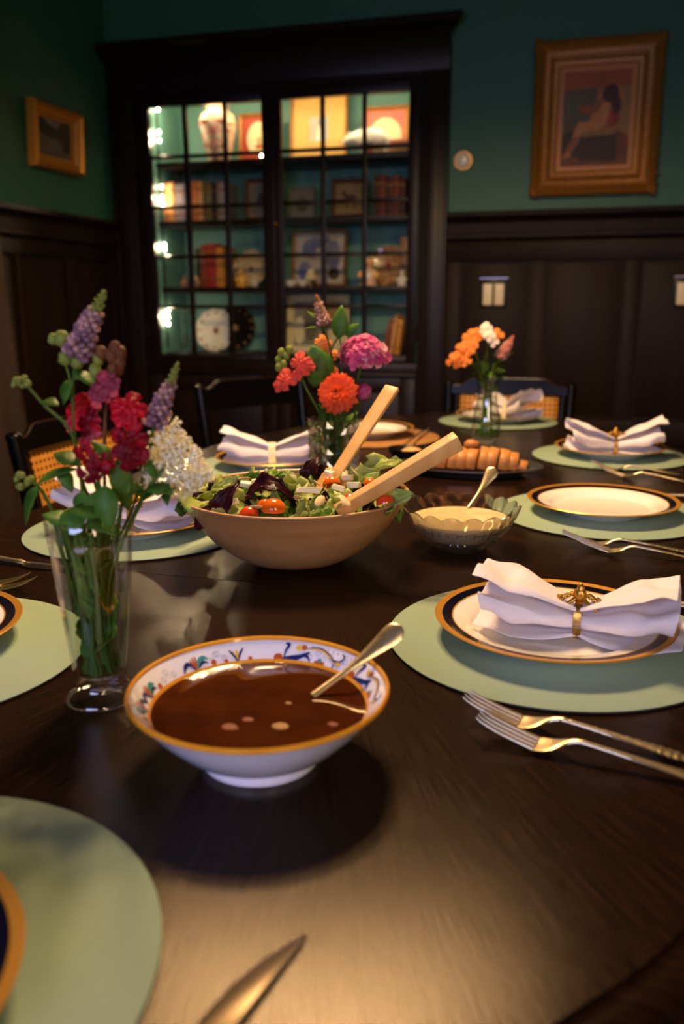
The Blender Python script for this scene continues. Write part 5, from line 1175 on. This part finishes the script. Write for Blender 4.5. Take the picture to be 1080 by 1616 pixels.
def chair(label, x, y, rz, cane=True):
    t = thing('dining_chair', label, 'chair', (x, y, 0), rz, 'black lacquer dining chairs')
    lean = lambda z: -.062*max(0, (z-.45)/.39)**1.1-(.0 if z > .45 else .03*(.45-z))
    for s in (-1, 1):
        pts = [(s*.205, lean(.0)-.02, .0), (s*.21, -.010, .25), (s*.214, 0, .45), (s*.220, lean(.6), .6), (s*.224, lean(.75), .75), (s*.226, lean(.825), .825)]
        leg = MB().tube(bez(pts, 6), [.014+.003*min(1, i/12) for i in range(31)], 12, sq=(1, 1.15)).build('back_post', 'black_lacquer', t, smooth=60)
        MB().ball((s*.226, lean(.83), .828), (.0185, .0205, .013), 12, 8).build('finial', 'black_lacquer', leg, smooth=60)
        MB().tube([(s*.20, .40, 0), (s*.205, .40, .22), (s*.208, .40, .44)], [.013, .017, .020], 12).build('front_leg', 'black_lacquer', t, smooth=60)
        MB().tube([(s*.205, -.012, .17), (s*.203, .40, .17)], .009, 8).build('stretcher', 'black_lacquer', t, smooth=60)
    MB().tube([(-.203, .40, .24), (.203, .40, .24)], .009, 8).build('stretcher', 'black_lacquer', t, smooth=60)
    # crest rail, raised in its middle
    mb = MB(); n = 29; K = 8
    def cr(u, v):
        x = (u*2-1)*.216; top = .822+.026*max(0, min(1, (.185-abs(x))/.045)); top = .822+.026*(lambda q: q*q*(3-2*q))(max(0, min(1, (.185-abs(x))/.05)))
        bot = .793 if cane else .745+.0*x; zc, hz = (top+bot)/2, (top-bot)/2; a = 2*pi*v+pi/4
        ca, sa = cos(a), sin(a); k = 1/max(abs(ca), abs(sa))
        return Vector((x, lean(zc+hz*sa*k*.98)+.0125*ca*k+.010*(1-(x/.216)**2)*-1, zc+hz*sa*k*.98))
    mb.grid(cr, n, 16, False, True); mb.build('crest_rail', 'black_lacquer', t, smooth=50)
    MB().tube([(x_, lean(.824+q)-.010*(1-(x_/.216)**2), .8225+q) for x_, q in [(-.214+.428*i/28, .026*(lambda q: q*q*(3-2*q))(max(0, min(1, (.185-abs(-.214+.428*i/28))/.05)))) for i in range(29)]], .0030, 6).build('crest_highlight', 'lacquer_highlight', t, smooth=60)  # thin bead coloured as the sheen along the crest's top
    zb = .60 if cane else .52
    MB().tube([(-.21, lean(zb)-.004, zb), (0, lean(zb)-.012, zb), (.21, lean(zb)-.004, zb)], .013, 10, sq=(.8, 1.3)).build('lower_rail', 'black_lacquer', t, smooth=60)
    if cane:
        for s in (-1, 1): MB().tube([(s*.189, lean(.60)-.006, .605), (s*.193, lean(.7)-.006, .70), (s*.196, lean(.795)-.008, .796)], .012, 8, sq=(1.2, .7)).build('panel_stile', 'black_lacquer', t, smooth=60)
        mb = MB(); mb.grid(lambda u, v: Vector(((u*2-1)*.182, lean(.608+.19*v)-.004-.008*(1-(u*2-1)**2), .608+.188*v)), 13, 7); mb.build('cane_panel', 'cane', t, solid=.0016, smooth=70)
    mb = MB(); poly = [(-.215, -.012), (.215, -.012), (.225, .2), (.222, .40), (.19, .425), (-.19, .425), (-.222, .40), (-.225, .2)]
    mb.prism(poly, .425, .447).build('seat_frame', 'black_lacquer', t, bevel=.004)
    mb = MB(); mb.grid(lambda u, v: Vector(((u*2-1)*.185, .03+.36*v, .4475+.004*(1-(u*2-1)**4)*(1-(v*2-1)**4))), 9, 9); mb.build('seat', 'rattan', t, solid=.004, smooth=70)
    return t
chair('black chair with glossy posts and cane back, left behind the crimson flowers', -1.20, 1.94, R(-93))
chair('dark open-backed chair standing before the lit cabinet', -1.17, 3.06, R(-125.6), cane=False)
chair('black cane-backed chair at the far end of the table', -.27, 3.245, R(180))

# ---------------------------------------------------------------- things on the cabinet shelves
S1, S2, S3, S4 = SH
for n, c in (('book_orange', '#d8763a'), ('book_peach', '#e8a86a'), ('book_lavender', '#b3a0a8'), ('book_olive', '#6a6238'), ('book_dark', '#2a2418'), ('book_brown', '#5a2c14'), ('book_red', '#a82418'), ('book_rust', '#8a3a22'), ('book_mustard', '#d08a2a'), ('book_grey', '#8a7a64'), ('book_salmon', '#d07a5a')): mat(n, c, .55, noise=(60, c, 1))
mat('page', '#d8c8a0', .8); mat('cream_china', '#e8d8b8', .25, noise=(30, '#d8a088', 1.6), coat=.4); mat('imari', '#c8a878', .25, noise=(45, '#8a4a30', 1.3), coat=.4)
mat('plate_floral', '#e0cfa8', .2, noise=(40, '#b89a68', 1.2), coat=.4); mat('dark_plate', '#14120f', .3); mat('tan_clay', '#a87850', .5, noise=(40, '#7a4a30', 1.2)); mat('amber', '#d09a3a', .3)
def book(x0, x1, z, h, y, d, m, label, group, tilt=0):
    w = x1-x0; t = thing('book', label, 'book', ((x0+x1)/2, y, z+.0008+w/2*sin(R(abs(tilt)))), 0, group); t.rotation_euler = (0, R(tilt), 0)
    c = min(.004, w*.2)
    mb = MB(); mb.span((-w/2, 0, 0), (-w/2+c, d, h)); mb.span((w/2-c, 0, 0), (w/2, d, h)); mb.span((-w/2+c, 0, 0), (w/2-c, c, h)); mb.build('cover', m, t, bevel=.0015)
    MB().span((-w/2+c*1.02, c*1.05, .003), (w/2-c*1.02, d-.003, h-.004)).build('pages', 'page', t)
    for q in (.2, .8): MB().span((-w/2-.0004, -.0012, h*q-.004), (w/2+.0004, .0004, h*q+.004)).build('spine_band', 'antique_gold', t)
YS = YW+.10
def shelf_books(px, z, group, y=YS):
    for a, b, hpx, m, lab in px:
        book(a[0], b[0]-.0006, z, hpx[2]-z, y+.004*math.sin(a[0]*90), .16, m, lab, group)
shelf_books([((-2.1483, 4.3000, 1.6309), (-2.1232, 4.3000, 1.6301), (-2.1322, 4.3000, 1.7259), 'book_orange', 'orange book at the left end of the second shelf'),
             ((-2.1232, 4.3000, 1.6301), (-2.0874, 4.3000, 1.6290), (-2.1320, 4.3000, 1.7289), 'book_peach', 'pale orange book second from left on the second shelf'),
             ((-2.0874, 4.3000, 1.6290), (-2.0590, 4.3000, 1.6281), (-2.1327, 4.3000, 1.7167), 'book_lavender', 'lavender book beside the pale orange book'),
             ((-2.0590, 4.3000, 1.6281), (-2.0270, 4.3000, 1.6271), (-2.1325, 4.3000, 1.7197), 'book_lavender', 'lavender book just left of the first upright muntin'),
             ((-2.0093, 4.3000, 1.6265), (-1.9846, 4.3000, 1.6258), (-1.9975, 4.3000, 1.7240), 'book_rust', 'rusty orange book just right of the first upright muntin'),
             ((-1.9846, 4.3000, 1.6258), (-1.9564, 4.3000, 1.6249), (-1.9972, 4.3000, 1.7301), 'book_orange', 'bright orange book in the middle of the second shelf row'),
             ((-1.9564, 4.3000, 1.6249), (-1.9319, 4.3000, 1.6241), (-1.9974, 4.3000, 1.7270), 'book_peach', 'peach book next to the olive books'),
             ((-1.9319, 4.3000, 1.6241), (-1.9039, 4.3000, 1.6233), (-1.9275, 4.3000, 1.7214), 'book_olive', 'olive book beside the peach book'),
             ((-1.9039, 4.3000, 1.6233), (-1.8760, 4.3000, 1.6224), (-1.9274, 4.3000, 1.7245), 'book_olive', 'olive book beside the black book'),
             ((-1.8760, 4.3000, 1.6224), (-1.8551, 4.3000, 1.6218), (-1.8582, 4.3000, 1.7159), 'book_dark', 'black book on the second shelf'),
             ((-1.8551, 4.3000, 1.6218), (-1.8308, 4.3000, 1.6210), (-1.8405, 4.3000, 1.7273), 'book_grey', 'grey tan book near the right end of the row'),
             ((-1.8308, 4.3000, 1.6210), (-1.8066, 4.3000, 1.6203), (-1.8236, 4.3000, 1.7176), 'book_lavender', 'greyish book at the right end of the second shelf row')], S2, 'books on the second shelf, left')
shelf_books([((-1.0345, 4.3000, 1.5963), (-1.0030, 4.3000, 1.5954), (-1.0195, 4.3000, 1.7169), 'book_brown', 'dark brown book at the left of the dim right row'),
             ((-1.0030, 4.3000, 1.5954), (-0.9748, 4.3000, 1.5945), (-0.9884, 4.3000, 1.7214), 'book_rust', 'rust brown book second in the dim right row'),
             ((-0.9748, 4.3000, 1.5945), (-0.9404, 4.3000, 1.5934), (-0.9572, 4.3000, 1.7088), 'book_brown', 'dark brown book in the middle of the dim right row'),
             ((-0.9404, 4.3000, 1.5934), (-0.9093, 4.3000, 1.5924), (-0.9263, 4.3000, 1.7161), 'book_rust', 'rust brown book fourth in the dim right row'),
             ((-0.9093, 4.3000, 1.5924), (-0.8783, 4.3000, 1.5915), (-0.8954, 4.3000, 1.7064), 'book_brown', 'dark brown book against the right side of the cabinet')], S2, 'brown books on the second shelf, right')
shelf_books([((-1.9851, 4.3000, 1.3136), (-1.9565, 4.3000, 1.3132), (-1.9596, 4.3000, 1.4016), 'book_dark', 'dark book at the left of the red books'),
             ((-1.9565, 4.3000, 1.3132), (-1.9244, 4.3000, 1.3128), (-1.9411, 4.3000, 1.4169), 'book_rust', 'brownish red book on the third shelf'),
             ((-1.9244, 4.3000, 1.3128), (-1.8711, 4.3000, 1.3121), (-1.9055, 4.3000, 1.4225), 'book_red', 'thick bright red book on the third shelf'),
             ((-1.8711, 4.3000, 1.3121), (-1.8288, 4.3000, 1.3115), (-1.8533, 4.3000, 1.4059), 'book_mustard', 'mustard yellow book on the third shelf')], S3, 'books on the third shelf')
book(*[(-0.9887, 4.3000, 0.9961)[0], (-0.9628, 4.3000, 0.9963)[0]], S4, .175, YS, .16, 'book_rust', 'dark red book leaning on the bottom shelf, right', 'leaning books on the bottom shelf', 12)
book(*[(-0.9531, 4.3000, 0.9963)[0], (-0.9370, 4.3000, 0.9964)[0]], S4, .20, YS, .15, 'book_peach', 'thin cream book leaning beside the dark red one', 'leaning books on the bottom shelf', 9)
book(*[(-0.9274, 4.3000, 0.9965)[0], (-0.9017, 4.3000, 0.9966)[0]], S4, .175, YS, .15, 'book_mustard', 'tan book leaning at the right end of the bottom shelf', 'leaning books on the bottom shelf', 7)
for k, (m, lab) in enumerate((('book_peach', 'cream book lying flat, lower of two on the top shelf'), ('book_salmon', 'salmon book lying flat, upper of two on the top shelf'))):
    t = thing('book', lab, 'book', (-.875, YS+.0, S1+.0006+k*.027), 0, 'flat books on the top shelf')
    mb = MB(); mb.span((-.075, -.05, 0), (.058, .1, .004)); mb.span((-.075, -.05, .022), (.058, .1, .026)); mb.span((-.075, -.05, .004), (.058, -.046, .022)); mb.build('cover', m, t, bevel=.001)
    MB().span((-.072, -.0455, .0042), (.055, .098, .0218)).build('pages', 'page', t)
t = thing('porcelain_vase', 'cream porcelain vase with faint flowers on the top shelf', 'vase', (-1.845, YS+.03, S1+.0006))
MB().lathe([(0, 0), (.052, 0), (.055, .006), (.06, .03), (.078, .10), (.090, .165), (.092, .195), (.084, .222), (.06, .238), (.052, .25), (.057, .268), (.05, .268), (.045, .25), (.05, .235), (0, .225)], 40).build('vase_body', 'cream_china', t)
mb = MB(); rq = random.Random(5)
for k in range(22):
    a = rq.uniform(-2.6, -.4); z = rq.uniform(.05, .19); r = .062+(z-.03)*.21-.0005
    mb.ball((r*cos(a), r*sin(a), z), (.009, .009, .008), 6, 4)
mb.build('painted_flower', 'print_pink', t)
def shelf_pic(label, a, b, shelf, fw, fm, art, matw=0, matm=None, y=YS+.10, group='framed pictures in the cabinet', tilt=-6):
    w = b[0]-a[0]; h = a[2]-shelf
    return picture('framed_picture', label, ((a[0]+b[0])/2, y, shelf+.0015), w, h, fw, .014, fm, art, matw, matm, (R(tilt), 0, 0), group)
shelf_pic('red matted oval picture on the top shelf, beside the porcelain vase', (-1.7665, 4.3400, 2.0532), (-1.5593, 4.3400, 2.0416), S1, .018, 'antique_gold', art_shapes('print_red', [('print_cream', 'e', 0, 0, .36, .40, 0), ('print_tan', 'e', .02, -.08, .06, .13, 0), ('oil_rust', 'e', .02, -.2, .12, .06, 0)]))
shelf_pic('large golden matted picture on the top shelf with a small pale figure', (-1.5019, 4.3600, 2.1284), (-1.2055, 4.3600, 2.1104), S1, .014, 'antique_gold', art_shapes('print_pale', [('figurine_white', 'e', .1, -.2, .2, .4, -10), ('print_grey', 'e', .1, .25, .16, .12, 0), ('oil_dark', 'e', .2, .3, .07, .06, 0)]), .085, 'print_ochre', y=YS+.14)
shelf_pic('pink matted picture with pale disc behind the white bear', (-1.1215, 4.3400, 2.0481), (-0.8899, 4.3400, 2.0347), S1, .018, 'antique_gold', art_shapes('print_pink', [('print_cream', 'e', .0, -.12, .42, .46, 0), ('print_tan', 'e', -.1, -.05, .1, .08, 0)]))
shelf_pic('dim dark framed picture at the right of the second shelf books', (-1.7396, 4.3400, 1.7435), (-1.5866, 4.3400, 1.7377), S2, .02, 'book_brown', art_shapes('print_grey', [('oil_dark', 'e', .05, 0, .2, .25, 0)]), .012, 'print_tan')
shelf_pic('horse picture in a brown wooden frame on the dim second shelf', (-1.2788, 4.3400, 1.7260), (-1.0955, 4.3400, 1.7191), S2, .022, 'book_brown', art_shapes('print_tan', [('print_horse', 'e', .05, .02, .22, .12, 0), ('print_horse', 'e', -.16, .14, .07, .14, 30), ('print_horse', 'p', [(-.1, 0), (-.04, 0), (-.06, -.3), (-.1, -.3)]), ('print_horse', 'p', [(.16, 0), (.22, 0), (.24, -.3), (.19, -.3)])]))
shelf_pic('grey faded picture at the left of the dim second shelf', (-1.5036, 4.3400, 1.6899), (-1.3610, 4.3400, 1.6848), S2, .010, 'print_grey', art_shapes('print_grey', [('oil_grey', 'e', 0, 0, .25, .3, 0)]))
shelf_pic('blue and white picture in a gold frame on the third shelf', (-1.4874, 4.3400, 1.4871), (-1.2018, 4.3400, 1.4804), S3, .014, 'antique_gold', art_shapes('print_pale', [('print_blue', 'e', -.15, .2, .22, .2, 20), ('print_blue', 'e', .28, .05, .14, .3, 0), ('print_blue', 'e', -.3, -.25, .14, .2, 0), ('print_pale', 'e', .0, .1, .1, .12, 0), ('print_blue', 'e', .1, .35, .12, .08, 0), ('oil_dark', 'e', .3, -.3, .12, .12, 0)]))
shelf_pic('large cream framed picture on the bottom shelf behind the flowers', (-1.5243, 4.3400, 1.1677), (-1.1895, 4.3400, 1.1661), S4, .035, 'print_cream', art_shapes('print_grey', [('print_tan', 'p', [(-.1, .5), (.5, .5), (.5, .05), (-.1, .1)]), ('print_cream', 'e', -.38, -.15, .12, .3, 0), ('print_cream', 'p', [(.0, -.5), (.5, -.5), (.5, -.1), (.05, -.15)]), ('oil_grey', 'e', -.15, 0, .14, .4, 0)]))
# white bear figurine on the top shelf
bt = thing('bear_figurine', 'white porcelain bear walking on the top shelf', 'figurine', (-1.055, YS+.035, S1+.0006))
bm_ = bpy.data.meshes.new('body')
verts = [(-.02, 0, .085), (.05, 0, .09), (.115, 0, .080), (-.075, 0, .083), (-.115, -.004, .075), (-.145, -.006, .062), (-.045, .026, .05), (-.048, .028, .012), (-.035, -.026, .05), (-.026, -.028, .012), (.10, .026, .048), (.108, .028, .012), (.095, -.026, .048), (.085, -.028, .012), (-.055, .028, .006), (-.036, -.028, .006), (.098, .028, .006), (.075, -.028, .006)]
edges = [(0, 1), (1, 2), (0, 3), (3, 4), (4, 5), (0, 6), (6, 7), (0, 8), (8, 9), (2, 10), (10, 11), (2, 12), (12, 13), (7, 14), (9, 15), (11, 16), (13, 17)]
rad = [.042, .045, .042, .034, .027, .012, .02, .015, .02, .015, .022, .016, .022, .016, .012, .012, .012, .012]
bm_.from_pydata(verts, edges, []); bo = bpy.data.objects.new('body', bm_); COL.objects.link(bo); bo.parent = bt
bo.modifiers.new('skin', 'SKIN'); sv = bm_.skin_vertices[0].data
for i, r in enumerate(rad): sv[i].radius = (r, r)
sv[0].use_root = True; q = bo.modifiers.new('smooth', 'SUBSURF'); q.levels = 2; q.render_levels = 2; bm_.materials.append(MATS['figurine_white'])
for s in (-1, 1): MB().ball((-.108, s*.020, .101), (.008, .006, .009), 8, 6).build('ear', 'figurine_white', bt)
MB().ball((-.155, -.006, .063), (.005, .006, .005), 8, 6).build('nose', 'oil_dark', bt)
for s in (-1, 1): MB().ball((-.130, s*.015-.005, .080), (.003, .003, .003), 6, 5).build('eye', 'oil_dark', bt)
# third shelf
def figurine(label, x, z, h, m, m2, name='figurine', y=YS-.02):
    t = thing(name, label, 'figurine', (x, y, z+.0006))
    MB().lathe([(0, 0), (.34*h, 0), (.36*h, .05*h), (.26*h, .12*h), (.30*h, .3*h), (.24*h, .5*h), (.13*h, .64*h), (0, .66*h)], 20, sx=1, sy=.8).build('body', m, t)
    MB().ball((0, -.02*h, .80*h), (.16*h, .15*h, .19*h), 14, 10).build('head', m2, t)
    for s in (-1, 1): MB().tube(bez([(s*.20*h, 0, .52*h), (s*.32*h, -.08*h, .38*h), (s*.22*h, -.2*h, .3*h)], 5), .06*h, 8).build('arm', m2, t, smooth=60)
    return t
figurine('small clay figurine left of the red books on the third shelf', (-2.0407, 4.2800, 1.2340)[0], S3, .060, 'tan_clay', 'tan_clay')
figurine('round clay figurine touching the dark book on the third shelf', (-1.9653, 4.2800, 1.2333)[0], S3, .058, 'tan_clay', 'cream_china', y=YS-.045)
def display_plate(label, x, z, r, m, m2, y=YS+.06, petals=14, name='display_plate'):
    t = thing(name, label, 'plate', (x, y, z+.0006), 0); t.rotation_euler = (R(-12), 0, 0)
    mb = MB().lathe([(0, .010), (.55*r, .010), (.68*r, .006), (r, -.008), (r, -.011), (.66*r, .001), (0, .004)], 56, rf=lambda a, zz, i: 1+(.03*sin(petals*a) if i in (3, 4) else 0))
    mb.v = [(v[0], v[2], v[1]+r*1.03) for v in mb.v]; mb.build('dish', m, t)
    mb = MB()
    for k in range(petals): a = 2*pi*k/petals; mb.ball((.84*r*cos(a), -.007, .84*r*sin(a)+r*1.03), (.07*r, .004, .07*r), 8, 5)
    mb.ball((0, .003, r*1.03), (.16*r, .008, .16*r), 10, 6); mb.build('painted_flower', m2, t)
    MB().tube([(-.3*r, .02, .006), (-.3*r, -.02, .004), (-.3*r, -.02, .02)], .003, 6).build('stand', 'brass', t); MB().tube([(.3*r, .02, .006), (.3*r, -.02, .004), (.3*r, -.02, .02)], .003, 6).build('stand', 'brass', t)
    return t
display_plate('scalloped tan display plate on the third shelf, left door', (-1.7104, 4.3300, 1.3425)[0], S3, .092, 'plate_floral', 'tan_clay')
figurine('amber yellow figurine in front of the scalloped tan plate', (-1.7103, 4.2700, 1.2466)[0], S3, .085, 'amber', 'amber', y=YS-.055)
figurine('small bluish grey figurine at the foot of the tan plate', (-1.6379, 4.2700, 1.2459)[0], S3, .055, 'print_pale', 'print_pale', y=YS-.06)
display_plate('ornate red and gold plate on the third shelf, right door', (-0.9759, 4.3300, 1.3315)[0], S3, .098, 'imari', 'book_red', petals=10)
figurine('orange and white figurine before the ornate red plate', (-1.0446, 4.2700, 1.2852)[0], S3, .135, 'cream_china', 'book_peach', y=YS-.055)
figurine('small white figurine at the right end of the third shelf', (-0.8860, 4.2700, 1.2448)[0], S3, .075, 'figurine_white', 'figurine_white')
tag(MB().span(((-0.9148, 4.3400, 1.3609)[0], YS+.06, S3+.0006), ((-0.8736, 4.3400, 1.3602)[0], YS+.12, (-0.8968, 4.3400, 1.4408)[2])).build('tea_tin', 'tan_clay', bevel=.004), 'narrow tan tin standing against the right side, third shelf', 'tin')
for px, lab in (((-1.4513, 4.2700, 1.2288), 'small white cup, left of two before the blue picture'), ((-1.3876, 4.2700, 1.2282), 'small white cup, right of two before the blue picture')):
    t = thing('small_cup', lab, 'cup', (px[0], YS-.04, S3+.0006), 0, 'small cups on the third shelf')
    MB().lathe([(0, .002), (.014, 0), (.016, .004), (.025, .018), (.029, .03), (.027, .03), (.022, .018), (0, .006)], 28).build('cup_body', 'figurine_white', t)
    MB().tube(bez([(.024, 0, .012), (.036, 0, .016), (.034, 0, .026), (.027, 0, .026)], 5), .0025, 8).build('handle', 'figurine_white', t, smooth=60)
t = thing('table_lamp', 'tiny lamp with cream shade before the blue picture', 'lamp', ((-1.3634, 4.2900, 1.2745)[0], YS+.02, S3+.0006))
MB().lathe([(0, 0), (.016, 0), (.016, .004), (.006, .010), (.010, .022), (.005, .034), (0, .034)], 20).build('lamp_base', 'brass', t); MB().lathe([(.034, .034), (.016, .085), (.014, .085), (.032, .034)], 28, close=True).build('lamp_shade', 'print_cream', t)
# bottom shelf
for px, lab, h in (((-2.0534, 4.2700, 0.9585), 'crystal candlestick, left of two on the bottom shelf', .24), ((-2.0242, 4.2700, 0.9587), 'crystal candlestick, right of two on the bottom shelf', .22)):
    t = thing('candlestick', lab, 'candlestick', (px[0], YS-.03+(.05 if h < .23 else 0), S4+.0006), 0, 'crystal candlesticks')
    pr_ = [(0, 0), (.034, 0), (.034, .008), (.014, .022), (.010, .05), (.020, .07), (.009, .09), (.012, .13), (.021, .15), (.010, .17), (.013, .195), (.024, .21), (.02, h), (.012, h), (.012, h-.02), (0, h-.02)]
    MB().lathe(pr_, 12).build('candlestick_body', 'cut_glass', t, smooth=0)
display_plate('large white scalloped plate with red centre on the bottom shelf', (-1.9219, 4.3200, 0.9905)[0], S4, .112, 'figurine_white', 'tan_clay', petals=12)
display_plate('dark round plate standing behind the white scalloped plate', (-1.8545, 4.4000, 0.9884)[0], S4, .118, 'dark_plate', 'tan_clay', y=YS+.17)
rb = random.Random(8)
for k, px in enumerate(((-1.7426, 4.2600, 0.8868), (-1.7038, 4.2600, 0.8872), (-1.6685, 4.2600, 0.8909), (-1.6334, 4.2600, 0.8945))):
    t = thing('glass_salt', ['small glass salt dish by the dark plate on the bottom shelf', 'small glass salt dish, second of four on the bottom shelf', 'small glass salt dish, third of four on the bottom shelf', 'small glass salt dish nearest the middle stile, bottom shelf'][k], 'dish', (px[0], YS-.05, S4+.0006), 0, 'small glass salt dishes')
    MB().lathe([(0, .002), (.012, 0), (.015, .004), (.020, .018), (.018, .018), (.012, .007), (0, .006)], 14).build('dish_body', 'cut_glass', t, smooth=0)
